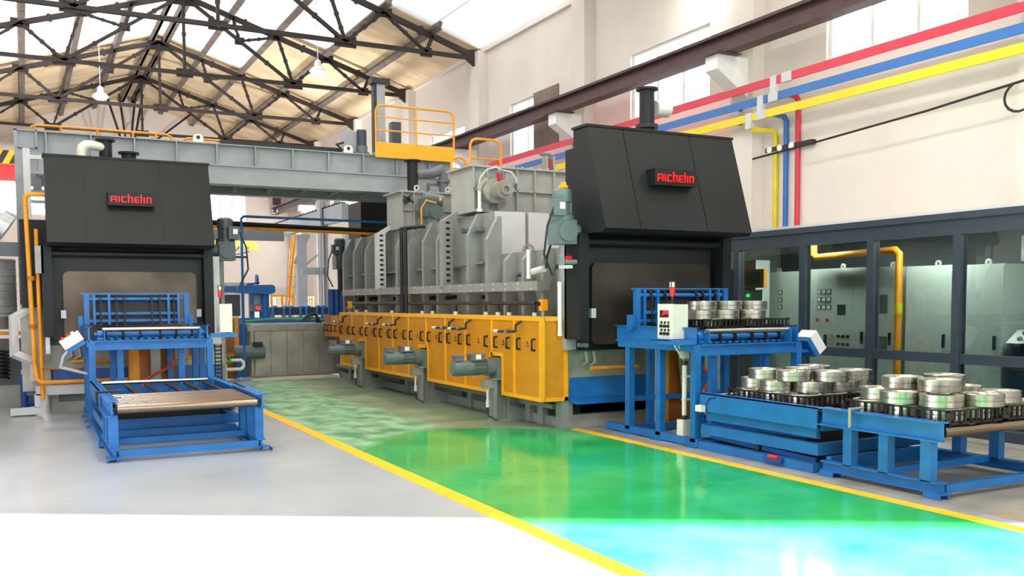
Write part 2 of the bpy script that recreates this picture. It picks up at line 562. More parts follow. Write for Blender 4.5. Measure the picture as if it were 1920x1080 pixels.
# roof: boards between the purlins, bay by bay; milky skylight sheets added over near bays to whiten the roof
ceil = bpy.data.objects.new('ceiling', None)
COL.objects.link(ceil)
ceil['kind'] = 'structure'
W['ceiling'] = Vector((0, 0, 0))
NX = [0, 1.5, 2.92, 4.52, 6.0, 7.6]                # purlin offsets from the ridge
bays = [YF, 2.0, 7.8, 13.6, 19.4, 25.2, 30.8, 36.6, 42.4, YB+0.3]
for s in (-1, 1):
    for k in range(5):
        a, b = NX[k], NX[k+1]+(0.35 if k == 4 else 0)
        for j in range(9):
            xa, xb = APX+s*(a+(0.012 if k else 0)), APX+s*(b-0.012)
            za, zb = zt(xa)+0.27, zt(xb)+0.27
            sky = (j == 5 and (k < 3 or s < 0)) or j == 4 or (j == 3 and k in (1, 2)) or (j == 6 and k < 2) or (j == 6 and s < 0 and k < 4)
            y0, y1 = bays[j], bays[j+1]
            n = 1 if sky or j < 5 else 3
            for q in range(n):
                ya, yb = y0+(y1-y0)*q/n+0.006, y0+(y1-y0)*(q+1)/n-0.006
                xo = -0.03*s if k else 0
                pn = B().add([(xa+xo, ya-0.03, zt(xa+xo)+0.3), (xb+0.03*s, ya-0.03, zt(xb+0.03*s)+0.3), (xb+0.03*s, yb+0.03, zt(xb+0.03*s)+0.3), (xa+xo, yb+0.03, zt(xa+xo)+0.3)], [(0, 1, 2, 3)]) if sky else B().prism([(xa, za), (xb, zb), (xb, zb+0.05), (xa, za+0.05)], 'y', ya, yb)
                if not sky and q == 0:
                    xc, xd = APX+s*(a-(0.02 if k else 0)), APX+s*(b+0.02)
                    B().prism([(xc, zt(xc)+0.34), (xd, zt(xd)+0.34), (xd, zt(xd)+0.37), (xc, zt(xc)+0.37)], 'y', y0-0.01, y1+0.01).obj('sun_blocking_deck', 'purlin', ceil, smooth=False)  # unseen sheet added to stop sun leaking through the board gaps
                pn.obj('added_skylight' if sky else 'roof_board', 'skyl' if sky else 'roof', ceil, smooth=False)
B().bb(XL-0.4, XL+0.1, YF, YB+0.3, 8.9, 9.4).bb(XR-0.1, XR+0.4, YF, YB+0.3, 8.98, 9.4).obj('eaves_beam', 'gable', ceil)

# ---------------------------------------------------------------- roof trusses
ordn = ['nearest', 'second', 'third', 'farthest']
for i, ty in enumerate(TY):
    t = thing('roof_truss', '%s of the four brown steel roof trusses under the buff roof' % ordn[i] if i else 'nearest of the four roof trusses, under the added bright skylights', 'truss', (APX, ty, 8.8), 'steel roof trusses')
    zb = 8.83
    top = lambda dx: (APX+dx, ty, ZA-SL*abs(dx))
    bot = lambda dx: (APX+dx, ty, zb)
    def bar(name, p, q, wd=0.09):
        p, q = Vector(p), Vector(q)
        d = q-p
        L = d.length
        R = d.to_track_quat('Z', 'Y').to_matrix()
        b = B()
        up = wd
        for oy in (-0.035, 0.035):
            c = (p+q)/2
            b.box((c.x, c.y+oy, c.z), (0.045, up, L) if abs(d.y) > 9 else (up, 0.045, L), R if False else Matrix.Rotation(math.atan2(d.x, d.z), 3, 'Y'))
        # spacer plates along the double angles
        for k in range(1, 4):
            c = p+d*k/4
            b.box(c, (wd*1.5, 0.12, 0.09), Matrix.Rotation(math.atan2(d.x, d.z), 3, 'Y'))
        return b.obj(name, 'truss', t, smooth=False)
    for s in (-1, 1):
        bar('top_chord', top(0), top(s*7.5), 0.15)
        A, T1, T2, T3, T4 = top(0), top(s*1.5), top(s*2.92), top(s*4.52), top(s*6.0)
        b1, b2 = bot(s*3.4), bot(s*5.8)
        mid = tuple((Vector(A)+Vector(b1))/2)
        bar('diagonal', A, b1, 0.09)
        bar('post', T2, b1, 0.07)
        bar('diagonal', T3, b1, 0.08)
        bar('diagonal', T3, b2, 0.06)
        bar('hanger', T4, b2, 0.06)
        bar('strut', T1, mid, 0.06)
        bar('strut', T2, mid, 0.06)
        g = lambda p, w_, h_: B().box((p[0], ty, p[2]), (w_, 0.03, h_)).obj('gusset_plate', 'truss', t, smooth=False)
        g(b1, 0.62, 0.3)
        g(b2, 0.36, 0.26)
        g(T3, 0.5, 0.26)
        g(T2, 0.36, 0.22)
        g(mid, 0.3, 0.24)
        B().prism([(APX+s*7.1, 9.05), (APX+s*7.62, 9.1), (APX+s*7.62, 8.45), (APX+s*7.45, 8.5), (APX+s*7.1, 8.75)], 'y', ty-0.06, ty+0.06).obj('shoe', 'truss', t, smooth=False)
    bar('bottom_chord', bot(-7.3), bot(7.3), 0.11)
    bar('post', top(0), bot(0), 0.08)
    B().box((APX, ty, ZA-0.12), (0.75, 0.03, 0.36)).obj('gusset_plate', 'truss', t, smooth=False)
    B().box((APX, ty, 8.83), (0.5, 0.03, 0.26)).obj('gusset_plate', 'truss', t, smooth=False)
posn = ['just below the ridge', 'two up from half way', 'half way down', 'lowest, near the eaves']
for s in (-1, 1):
    for k in range(1, 5):
        x = APX+s*NX[k]
        z = zt(x)
        b = B().box((x, (24.6+YB)/2, z+0.17), (0.09, YB-24.6, 0.2), ('Y', s*0.305)).box((x-s*0.05, (24.6+YB)/2, z+0.08), (0.2, YB-24.6, 0.02), ('Y', s*0.305))
        tag(b.obj('purlin', 'purlin', smooth=False), 'long grey purlin on the %s roof slope, %s' % ('left' if s < 0 else 'right', posn[k-1]), 'purlin', 'roof purlins')
for s in (-1, 1):
    b = B().box((APX+s*0.2, (24.6+YB)/2, ZA+0.12), (0.1, YB-24.6, 0.22)).box((APX+s*0.27, (24.6+YB)/2, ZA+0.02), (0.2, YB-24.6, 0.02))
    tag(b.obj('purlin', 'purlin', smooth=False), 'grey ridge purlin on the %s side of the roof peak' % ('left' if s < 0 else 'right'), 'purlin', 'roof purlins')
# wind bracing at the gable end
t = thing('wind_brace', 'fan of slim brown braces against the far gable wall', 'brace', (4.4, 46.0, 8.6))
for x0, x1 in ((3.6, 4.3), (4.1, 4.4), (4.8, 4.5), (5.1, 4.6), (7.2, 4.9)):
    B().pipe([(x0, 45.5, zt(x0)+0.02), (x1, 45.6, 8.5)], 0.05, 6).obj('rod', 'truss', t)

# ---------------------------------------------------------------- high bay lamps (two in view, the rest unseen; three added to whiten the right wall)
def lampat(x, y, z, label, grp, k=1.0):
    t = thing('high_bay_lamp', label, 'lamp', (x, y, z), grp)
    B().lathe([(0.05, 0.34), (0.09, 0.3), (0.1, 0.16), (0.24, 0.05), (0.25, 0.0), (0.23, 0.0), (0.2, 0.03)], (x, y, z), n=20).obj('reflector', 'white', t)
    B().lathe([(0.05, -0.1), (0.13, -0.085), (0.19, -0.05), (0.215, -0.01), (0.215, 0.004)], (x, y, z), n=20).obj('diffuser', 'lamp', t)
    B().cyl((x, y, z+0.34), (x, y, zt(x)+0.25), 0.012, 6).obj('suspension_cable', 'white', t)
    ld = bpy.data.lights.new('lamp_light', 'AREA')
    ld.shape = 'DISK'
    ld.size = 0.42
    ld.energy = LAMP_W
    ld.color = (1.0, 0.985, 0.965)
    lo = bpy.data.objects.new('lamp_light', ld)
    COL.objects.link(lo)
    lo.parent = t
    lo.location = (0, 0, -0.12)
    ld.energy *= k
    return t
lampat(2.42, 33.0, 8.3, 'glowing round high bay lamp hanging left of the roof peak', 'high bay lamps')
lampat(7.75, 26.7, 8.3, 'glowing round high bay lamp hanging over the yellow platform railing', 'high bay lamps')
for x, y, q in ((1.6, 15.0, 'high above the left furnace hood'), (7.75, 15.5, 'high above the middle of the right furnace'), (1.6, 8.5, 'high above the grey floor before the left conveyor'), (7.75, 8.5, 'high above the right blue stand'), (4.7, 3.0, 'high above the near end of the green lane'), (0.6, 2.5, 'high above the camera'), (-0.5, 12.0, 'high up near the left wall, before the left furnace'), (11.5, 6.0, 'added to whiten the right wall, nearest the camera'), (11.5, 10.5, 'added to whiten the right wall, over the glass partition'), (11.5, 15.0, 'added to whiten the right wall, behind the right hood')):
    lampat(x, y, 8.3, 'round high bay lamp '+q, 'high bay lamps out of view', 0.35 if x > 10 else (2.4 if y < 10 else 0.7))

def fill_lamp(x, y, z, rx, rz, e, label):  # unseen lamps added behind the furnaces to brighten the far wall
    t = thing('added_fill_lamp', label, 'lamp', (x, y, z))
    R = Matrix.Rotation(rz, 3, 'Z') @ Matrix.Rotation(rx, 3, 'X')
    B().box((x, y, z), (0.5, 0.4, 0.12), R).obj('housing', 'mgrey', t, smooth=False)
    B().box(Vector((x, y, z))-R @ Vector((0, 0, 0.062)), (0.46, 0.36, 0.006), R).obj('lens', 'lamp', t, smooth=False)
    B().cyl((x, y, 0), (x, y, z), 0.04, 8).obj('stand', 'mgrey', t)
    ld = bpy.data.lights.new('fill_light', 'AREA')
    ld.shape = 'RECTANGLE'
    ld.size, ld.size_y = 0.46, 0.36
    ld.energy = e
    lo = bpy.data.objects.new('fill_light', ld)
    COL.objects.link(lo)
    lo.parent = t
    lo.location = -(R @ Vector((0, 0, 0.08)))
    lo.rotation_euler = R.to_euler()
fill_lamp(11.6, 30.0, 3.2, math.radians(115), math.radians(10), 900, 'unseen lamp added behind the right furnace to brighten the far wall')
fill_lamp(1.0, 30.0, 3.0, math.radians(115), math.radians(-12), 900, 'unseen lamp added behind the left furnace to brighten the far wall')

# ---------------------------------------------------------------- crane rail beam and bus bars on the right wall
t = thing('crane_runway_beam', 'long maroon crane runway beam on white wall corbels', 'beam', (11.5, 20, 6.2))
B().ibeam('y', 3.0, YB-0.2, (11.5, 6.31), 0.34, 0.3, 0.03).obj('girder', 'crane', t)
B().bb(11.46, 11.54, 3.0, YB-0.2, 6.48, 6.55).obj('rail', 'dark', t)
B().bb(11.3, 11.7, YB-0.9, YB-0.75, 6.58, 7.5).obj('end_stop', 'crane', t)
for y in (13.6, 19.4, 25.2, 30.8):
    B().bb(11.2, 11.75, y-0.3, y+0.3, 6.12, 6.15).obj('bearing_plate', 'crane', t)
for nm, m, z, yd, zd, cl in (('red', 'bred', 5.5, 12.38, 5.3, 12.53), ('blue', 'bblue', 5.22, 12.67, 5.0, 12.85), ('yellow', 'byel', 4.96, 12.93, 4.78, 13.15)):
    t = thing('busbar', '%s busbar along the right wall, bending down behind the glass partition' % nm, 'busbar', (11.8, cl, z), 'coloured busbars')
    B().bb(11.785, 11.815, 2.5, 36.0, z-0.07, z+0.07).obj('bar', m, t)
    B().pipe([(11.84, cl, z-0.12), (11.85, cl-0.02, z-0.2), (12.2, yd, zd-0.06), (12.25, yd, zd-0.14), (12.25, yd, 2.3)], 0.045, 6).obj('drop_bar', m, t)
    B().bb(11.765, 11.835, cl-0.09, cl+0.05, z-0.2, z+0.08).obj('clamp', 'lgrey', t)
    B().bb(11.77, 11.83, cl-0.45, cl-0.22, z-0.08, z+0.08).obj('joint_plate', 'lgrey', t)
    for y in (13.6, 19.4, 25.2, 30.8):
        B().bb(11.82, 12.05, y-0.03, y+0.03, z-0.03, z+0.03).obj('insulator', 'dark', t)
t = thing('busbar_bracket', 'dark bracket holding the three vertical coloured bars on wall', 'bracket', (12.2, 12.5, 4.4))
B().bb(12.2, 12.3, 12.0, 13.15, 4.36, 4.44).obj('rail', 'dark', t)
for y in (12.38, 12.67, 12.93):
    B().cyl((12.18, y+0.1, 4.4), (12.3, y+0.1, 4.4), 0.06).obj('insulator', 'white', t)
t = thing('suspended_cable', 'black cable strung along the right wall ending in a loop', 'cable', (12.0, 10, 4.3))
B().pipe([(12.05, 13.6, 4.25), (12.0, 12.0, 4.31), (11.95, 9.5, 4.44), (11.9, 7.9, 4.56), (11.9, 5.5, 4.6)], 0.018, 6).obj('cable', 'dark', t)
B().pipe([(11.9, 8.0+0.22*math.sin(a), 4.38-0.2*math.cos(a)-0.02) for a in [k*PI/8 for k in range(-7, 8)]], 0.018, 6).obj('cable_loop', 'dark', t)
# overhead crane far on the left
t = thing('overhead_crane', 'red overhead crane girder with hazard stripes at the left edge', 'crane', (-1.0, 40, 6.3))
B().bb(XL+0.3, 0.9, 39.6, 40.4, 6.35, 6.85).obj('girder', 'red', t)
B().bb(XL+0.3, 0.2, 39.4, 39.6, 6.85, 7.35).obj('end_panel', 'yel', t)
for k in range(6):
    x = XL+0.5+k*0.42
    B().prism([(x, 6.86), (x+0.2, 6.86), (x+0.45, 7.34), (x+0.25, 7.34)], 'y', 39.38, 39.4).obj('hazard_stripe', 'dark', t)
B().bb(XL+0.3, XR-0.8, 40.5, 40.9, 6.6, 6.75).obj('cross_travel_rail', 'dark', t)

# ================================================================ the two furnace lines (same plant twice; origin = front left corner of the furnace plinth)
RO, LO = (6.2, 10.3), (0.33, 15.66)

def sign_letters(x0, y, z0, h, parent):
    # stroke lettering on the sign: A I c h E l i n, built from bars (u across 0..1 per letter)
    s = h*0.19
    K = 1.27
    x = x0
    def L(wd, bars):
        nonlocal x
        b = B()
        for (u0, u1, v0, v1) in bars:
            b.bb(x+u0*K, x+u1*K, y-0.012, y, z0+v0, z0+v1)
        b.obj('letter', 'signred', parent, smooth=False)
        x += (wd+h*0.17)*K
    a = h*0.78
    L(a, [(0, s, 0, h), (a-s, a, 0, h), (s, a-s, h-s, h), (s, a-s, h*0.36, h*0.36+s)])
    L(s, [(0, s, 0, h)])
    L(h*0.62, [(0, s, 0, h), (s, h*0.62, h-s, h), (s, h*0.62, 0, s)])
    L(h*0.62, [(0, s, 0, h*1.4), (s, h*0.62, h-s, h), (h*0.62-s, h*0.62, 0, h-s)])
    L(h*0.6, [(0, s, 0, h), (s, h*0.6, h-s, h), (s, h*0.6, h*0.5-s/2, h*0.5+s/2), (s, h*0.6, 0, s)])
    L(s, [(0, s, 0, h*1.4)])
    L(s, [(0, s, 0, h)])
    L(h*0.66, [(0, s, 0, h), (s, h*0.66, h-s, h), (h*0.66-s, h*0.66, 0, h-s)])

def gearmotor_up(t, x, y, z, name, flip=1, mm='motorg'):
    # upright hoist gearmotor; flip = side the gearbox shaft points to
    yel = name == 'hoist_motor' and flip > 0
    g = B().bb(x-0.13, x+0.13, y-0.14, y+0.14, z-0.16, z+0.14).cyl((x, y-0.17, z), (x, y+0.16, z), 0.13, 16).cyl((x+flip*0.12, y, z), (x+flip*0.3, y, z), 0.1, 14).cyl((x, y, z+0.13), (x, y, z+0.19), 0.15, 14)
    p = g.obj(name, mm, t)
    m = B().cyl((x, y, z+0.19), (x, y, z+0.36), 0.1, 16)
    for k in range(10):
        a = 2*PI*k/10
        m.box((x+0.105*math.cos(a), y+0.105*math.sin(a), z+0.275), (0.03, 0.012, 0.16), ('Z', a))
    m.cyl((x, y, z+0.36), (x, y, z+0.5), 0.125, 16).cyl((x, y, z+0.5), (x, y, z+0.53), 0.125, 16, 0.09)
    m.obj('motor', mm, p)
    B().bb(x-flip*0.12-0.1, x-flip*0.12+0.06, y-0.2, y-0.05, z+0.18, z+0.38).obj('terminal_box', mm, p)
    B().bb(x-flip*0.12-0.03, x-flip*0.12+0.04, y-0.204, y-0.2, z+0.26, z+0.34).obj('label_plate', 'white', p)
    if yel:
        B().bb(x-0.04, x+0.0, y-0.1, y-0.03, z+0.53, z+0.6).bb(x-0.03, x+0.05, y-0.06, y+0.05, z+0.52, z+0.57).obj('limit_switch', 'yel', p)
    B().pipe([(x-flip*0.2, y-0.15, z+0.3), (x-flip*0.3, y-0.15, z+0.05), (x-flip*0.33, y-0.12, z-0.3), (x-flip*0.2, y-0.1, z-0.55)], 0.014, 6).obj('cable', 'dark', p)
    return p

def furnace_front(O, right):
    ox, oy = O
    side = 'right' if right else 'left'
    lab = 'long grey ribbed furnace with black hood, on the right of green lane' if right else 'black hooded furnace at the left, with flanged stacks and grey plinth'
    t = thing('furnace', lab, 'furnace', (ox+1.2, oy+1, 0))
    P = lambda x0, x1, y0, y1, z0, z1: (ox+x0, ox+x1, oy+y0, oy+y1, z0, z1)
    # hood: sloped front in three sheets, side cheeks, top
    poly = [(oy-0.19, 3.80), (oy-0.50, 3.80), (oy-0.91, 2.53), (oy-0.86, 2.49), (oy-0.19, 2.49)]
    B().prism(poly, 'x', ox+0.0, ox+2.29).obj('hood', 'black', t, smooth=False)
    gp = 0.004 if right else 0.0008
    cuts = (0.0, 0.52, 1.56, 2.29)
    for k in range(3):
        a, b = ox+cuts[k]+(gp if k else 0), ox+cuts[k+1]-(gp if k < 2 else 0)
        B().prism([(oy-0.50, 3.805), (oy-0.51, 3.805), (oy-0.925, 2.53), (oy-0.91, 2.525)], 'x', a, b).obj('hood_panel', 'black', t, smooth=False)
    B().bb(*P(-0.02, 2.31, -0.52, -0.17, 3.80, 3.83)).obj('hood_cap', 'black', t, smooth=False)
    # guide plate, frame columns, door
    B().bb(*P(0.05, 2.25, -0.22, -0.17, 1.12, 2.6)).obj('guide_plate', 'dark', t, smooth=False)
    for a, b in ((-0.08, 0.06), (2.2, 2.34)):
        B().bb(*P(a, b, -0.46, -0.1, 1.17, 2.5)).obj('frame_column', 'black', t, smooth=False)
    B().cyl((ox-0.02, oy-0.36, 2.40), (ox+2.28, oy-0.36, 2.40), 0.05, 14).obj('hoist_shaft', 'dark', t)
    r, d = 0.09, []
    for cx, cz, a0 in ((ox+2.1-r, 2.14-r, 0), (ox+0.2+r, 2.14-r, 90), (ox+0.2+r, 1.1+r, 180), (ox+2.1-r, 1.1+r, 270)):
        d += [(cx+r*math.cos(math.radians(a0+k*22.5)), cz+r*math.sin(math.radians(a0+k*22.5))) for k in range(5)]
    B().prism(d, 'y', oy-0.31, oy-0.23).obj('door', 'doorr' if right else 'door', t, smooth=False)
    for x in (0.19, 2.12):
        B().bb(*P(x-0.03, x+0.04, -0.36, -0.3, 1.44, 1.56)).obj('limit_switch', 'lgrey', t)
    # plinth: fascia, blue apron with lip, dark recess, lower band
    B().bb(*P(0, 2.55, 0, 0.4, 0.66, 1.02)).obj('front_fascia', 'plate', t, smooth=False)
    B().bb(*P(-0.02, 2.57, -0.02, 0.1, 1.0, 1.03)).obj('sill_edge', 'plate', t, smooth=False)
    B().prism([(oy, 0.66), (oy-0.02, 0.40), (oy-0.22, 0.36), (oy-0.22, 0.33), (oy+0.02, 0.35), (oy+0.05, 0.66)], 'x', ox+0.03, ox+2.5).obj('apron', 'blued' if not right else 'blue', t, smooth=False)
    B().bb(*P(0.02, 2.5, 0.12, 0.3, 0.1, 0.7)).obj('recess_panel', 'dark', t, smooth=False)
    B().bb(*P(0, 2.55, 0, 0.12, 0, 0.17)).bb(*P(0, 0.1, 0, 0.12, 0.17, 0.36)).bb(*P(2.45, 2.55, 0, 0.12, 0.17, 0.36)).obj('lower_band', 'plate', t, smooth=False)
    # pipes below the sill
    for x in (0.28, 0.4):
        B().pipe([(ox+x, oy-0.03, 1.0), (ox+x+0.02, oy-0.04, 0.86), (ox+x-0.06, oy-0.05, 0.82)], 0.025, 8).obj('drain_pipe', 'plate', t)
    # sign box and lettering
    sx0, sx1, sz0, sz1 = ((0.77, 1.42, 3.09, 3.29) if right else (0.81, 1.45, 3.09, 3.28))
    ys = oy-0.86
    sg = B().bb(ox+sx0, ox+sx1, ys, ys+0.36, sz0, sz1).obj('sign_box', 'black', t, smooth=False)
    sign_letters(ox+sx0+0.035, ys, sz0+0.045, 0.088, sg)
    return t

FR = furnace_front(RO, True)
FL = furnace_front(LO, False)

# --- stacks and side gear of the left furnace
ox, oy = LO
def stack(t, x, y, z0, z1, r=0.09, fl=0.05):
    return B().lathe([(r, z0), (r, z1-0.03), (r+fl, z1-0.03), (r+fl, z1), (r*0.9, z1), (r*0.9, z1-0.2)], (x, y, 0), n=20).obj('stack', 'black', t)
stack(FL, 1.21, 15.85, 3.5, 4.2, 0.095)
stack(FL, 1.53, 15.7, 3.5, 4.0, 0.105)
B().bb(0.4, 2.5, 15.4, 16.6, 2.5, 3.55).obj('rear_housing', 'black', FL, smooth=False)
e = B().pipe([(0.86, 15.7, 3.6), (0.86, 15.7, 3.97), (0.875, 15.7, 4.03), (0.92, 15.71, 4.07), (0.98, 15.73, 4.08), (1.2, 15.84, 4.07)], 0.07, 12)
e.cyl((0.86, 15.7, 3.78), (0.86, 15.7, 3.81), 0.12, 16)
e.obj('vent_elbow', 'pvc', FL)
B().bb(0.33, 2.88, 15.75, 20.0, 0, 2.5).obj('furnace_body', 'grey', FL, smooth=False)
for k in range(6):
    B().bb(2.88, 3.02, 16.2+k*0.75, 16.26+k*0.75, 0.1, 2.45).obj('rib', 'grey', FL, smooth=False)
gearmotor_up(FL, 2.93, 15.55, 2.5, 'hoist_motor', -1, 'motord')
B().bb(2.6, 2.8, 15.4, 15.7, 1.0, 2.4).obj('side_plate', 'lgrey', FL, smooth=False)
B().bb(-0.02, 0.33, 15.5, 15.8, 1.6, 2.9).obj('side_box', 'black', FL, smooth=False)
B().bb(0.17, 0.28, 15.2, 15.35, 2.1, 2.5).obj('hinge_plate', 'plate', FL, smooth=False)
B().bb(-0.05, 0.33, 15.6, 15.75, 0.35, 1.65).obj('side_panel', 'plate', FL, smooth=False)
B().bb(0.0, 2.4, 15.52, 15.64, 0.3, 0.34).obj('tray_ledge', 'blued', FL, smooth=False)

# --- right furnace: stack, body, ribs, chambers
ox, oy = RO
stack(FR, 7.72, 10.65, 3.5, 4.58, 0.105, 0.05)
B().cyl((7.72, 10.65, 4.03), (7.72, 10.65, 4.08), 0.16, 16).obj('stack_flange', 'dark', FR)
B().cyl((7.85, 10.66, 4.32), (8.1, 10.7, 4.34), 0.11, 14, 0.12).cyl((8.1, 10.7, 4.34), (8.14, 10.7, 4.34), 0.12, 14, 0.08).obj('vent_elbow', 'pvc', FR)
B().bb(6.5, 9.0, 10.42, 13.05, 0, 2.38).obj('furnace_body', 'grey', FR, smooth=False)
B().bb(6.5, 9.0, 13.05, 20.0, 0, 3.05).obj('furnace_body', 'grey', FR, smooth=False)
B().bb(6.28, 8.6, 10.12, 10.44, 1.02, 3.6).obj('front_housing', 'black', FR, smooth=False)
B().bb(6.22, 6.5, 10.43, 20.0, 0, 1.03).obj('plinth', 'mgrey', FR, smooth=False)
B().bb(6.16, 6.24, 10.3, 20.0, 0.0, 0.13).obj('base_rail', 'grey', FR, smooth=False)
B().bb(6.1, 6.22, 10.5, 20.0, 0.24, 0.3).obj('pipe_rail', 'grey', FR, smooth=False)
for y in (10.36, 10.85, 11.2, 12.4, 13.1, 14.9, 15.8, 18.2, 19.1):
    B().bb(6.12, 6.24, y-0.07, y+0.07, 0.0, 1.0).obj('plinth_column', 'grey', FR, smooth=False)
for y in (10.62, 11.3, 12.3, 13.4, 14.9, 16.2, 17.8, 18.7):
    B().bb(6.205, 6.225, y-0.16, y+0.16, 0.14, 0.22).obj('recess', 'dark', FR, smooth=False)  # thin dark plates stand in for the shaded gaps of the plinth
ribs = [19.9, 19.17, 18.4, 17.6, 16.6, 15.97, 15.28, 14.65, 13.43, 12.74]
for y in ribs:
    top = 3.05 if y > 13.05 else 2.95
    B().prism([(6.26, 1.03), (6.5, 1.03), (6.5, top), (6.44, top), (6.26, top-0.35)], 'y', y-0.05, y+0.05).obj('rib', 'grey', FR, smooth=False)
for y in (12.22, 11.66, 11.1, 10.62):
    B().prism([(6.3, 1.03), (6.5, 1.03), (6.5, 2.38), (6.42, 2.38), (6.3, 2.25)], 'y', y-0.04, y+0.04).obj('rib', 'grey', FR, smooth=False)
for y in (17.35, 14.15):
    b = B().prism([(6.12, 1.9), (6.3, 1.9), (6.3, 3.0), (6.5, 3.12), (6.42, 3.16), (6.12, 2.98)], 'y', y-0.07, y+0.07)
    p = b.obj('cable_riser', 'lgrey' if y > 15 else 'grey', FR, smooth=False)
    h = B()
    for k in range(11):
        h.bb(6.18, 6.25, y-0.076, y-0.069, 1.98+k*0.095, 2.02+k*0.095)
    h.obj('slot', 'dark', p, smooth=False, kind='stuff')
B().bb(6.38, 6.5, 13.1, 14.1, 2.25, 2.28).bb(6.38, 6.5, 14.2, 19.95, 2.22, 2.25).obj('stiffener', 'grey', FR, smooth=False)
# cable tray along the wall with bolts
p = B().bb(6.14, 6.34, 10.95, 19.6, 1.80, 1.93).obj('cable_tray', 'grey', FR, smooth=False)
h = B()
for k in range(22):
    for z in (1.825, 1.905):
        h.box((6.137, 11.1+k*0.39, z), (0.012, 0.03, 0.02))
h.obj('bolt', 'lgrey', p, smooth=False, kind='stuff')
# gas manifold with burner valves
B().pipe([(6.15, 18.9, 1.63), (6.15, 11.0, 1.63)], 0.026, 8).obj('gas_manifold', 'dark', FR)
for y in (15.75, 15.95):
    B().pipe([(6.12, y, 1.1), (6.12, y, 2.98), (6.4, y, 3.02), (6.5, y, 3.02)], 0.035, 8).obj('riser_pipe', 'dark', FR)
for y in (18.6, 18.0, 16.5, 15.0, 14.55, 13.6, 12.5, 12.1, 11.75, 11.0):
    b = B().cyl((6.13, y, 1.1), (6.13, y, 1.6), 0.022, 8).cyl((6.13, y, 1.22), (6.13, y, 1.34), 0.045, 10).bb(6.07, 6.12, y-0.05, y+0.05, 1.26, 1.29)
    v = b.obj('burner_valve', 'dark', FR)
    B().cyl((6.13, y, 1.38), (6.13, y, 1.5), 0.036, 10).obj('union', 'lgrey', v)
for y in (19.0, 18.3, 17.6, 16.9, 16.1, 15.1, 14.4, 13.0):
    B().cyl((6.3, y, 1.72), (6.5, y, 1.74), 0.035, 8).obj('peep_hole', 'dark', FR)
for y, z in ((11.95, 2.05), (11.4, 2.1), (10.85, 2.12), (14.9, 2.75), (15.6, 2.72), (13.3, 2.78), (13.8, 2.8), (18.8, 2.7), (17.9, 2.75)):
    B().cyl((6.36, y, z), (6.5, y, z), 0.04, 10).cyl((6.33, y, z), (6.36, y, z), 0.05, 10).obj('thermocouple', 'mgrey', FR)
# yellow flame control boxes and conduit stand pipes
for y, x in ((10.75, 6.12), (18.95, 6.1)):
    p = B().bb(x-0.04, x+0.04, y-0.05, y+0.05, 1.53, 1.68).obj('flame_relay_box', 'yel', FR, smooth=False)
    B().cyl((x, y, 1.1), (x, y, 1.52), 0.02, 8).obj('stem', 'plate', p)
    B().cyl((x-0.09, y, 1.62), (x-0.06, y, 1.62), 0.03, 8).obj('plug', 'dark', p)
for y, z0, z1 in ((11.02, 2.0, 2.3), (10.2, 1.25, 1.85)):
    B().cyl((6.05, y, z0), (6.05, y, z1), 0.028, 10).cyl((6.05, y, z0-0.04), (6.05, y, z0), 0.032, 10).cyl((6.05, y, z1), (6.05, y, z1+0.05), 0.032, 10).obj('flow_tube', 'white', FR)
B().cyl((6.05, 10.6, 2.08), (6.05, 10.9, 2.05), 0.045, 12).obj('solenoid_valve', 'lgrey', FR)
B().pipe([(6.05, 10.55, 2.08), (6.04, 10.5, 2.25), (6.06, 10.4, 2.45), (6.0, 10.35, 2.6)], 0.016, 6).obj('cable', 'dark', FR)
B().bb(6.12, 6.27, 10.16, 10.3, 1.03, 2.45).obj('corner_column', 'grey2', FR, smooth=False)
# plates closing the step; their front-lit look is put into a lighter grey
for a, b in ((6.56, 7.08), (7.14, 7.7), (7.76, 8.9)):
    B().bb(a, b, 13.0, 13.05, 2.36, 3.06).obj('closing_plate', 'lgrey', FR, smooth=False)
B().lathe([(0.07, -0.012), (0.1, -0.012), (0.1, 0.012), (0.07, 0.012)], (7.08, 12.9, 2.46), 'y', 18, True).obj('lifting_eye', 'plate', FR)
# chamber boxes across the roof
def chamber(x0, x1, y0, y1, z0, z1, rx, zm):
    p = B().bb(x0, x1, y0, y1, z0, z1).bb(x0-0.06, x1+0.06, y0-0.08, y1+0.06, z1, z1+0.03).obj('roof_chamber', 'grey_lit', FR, smooth=False)
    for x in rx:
        B().bb(x-0.012, x+0.012, y0-0.07, y0, z0, z1).obj('rib', 'grey_lit', p, smooth=False)
    B().bb(x0, x1, y0-0.07, y0, zm-0.012, zm+0.012).obj('rib', 'grey_lit', p, smooth=False)
    B().bb(x0, x1, y0-0.09, y0+0.02, z0, z0+0.03).obj('rib', 'grey_lit', p, smooth=False)
    bl = B()
    n = int((x1-x0)/0.16)
    for k in range(n):
        bl.cyl((x0+0.1+k*0.16, y0-0.05, z1+0.03), (x0+0.1+k*0.16, y0-0.05, z1+0.05), 0.014, 6)
    bl.obj('bolt', 'lgrey', p, kind='stuff')
    return p
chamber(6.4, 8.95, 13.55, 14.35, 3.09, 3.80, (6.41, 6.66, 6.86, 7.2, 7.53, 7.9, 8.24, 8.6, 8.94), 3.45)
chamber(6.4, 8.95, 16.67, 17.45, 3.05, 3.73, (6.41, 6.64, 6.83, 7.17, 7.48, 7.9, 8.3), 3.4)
for x in (7.0, 7.65):
    B().lathe([(0.03, -0.012), (0.055, -0.012), (0.055, 0.012), (0.03, 0.012)], (x-0.25, 16.75, 3.84), 'y', 14, True).obj('lifting_eye', 'lgrey', FR)
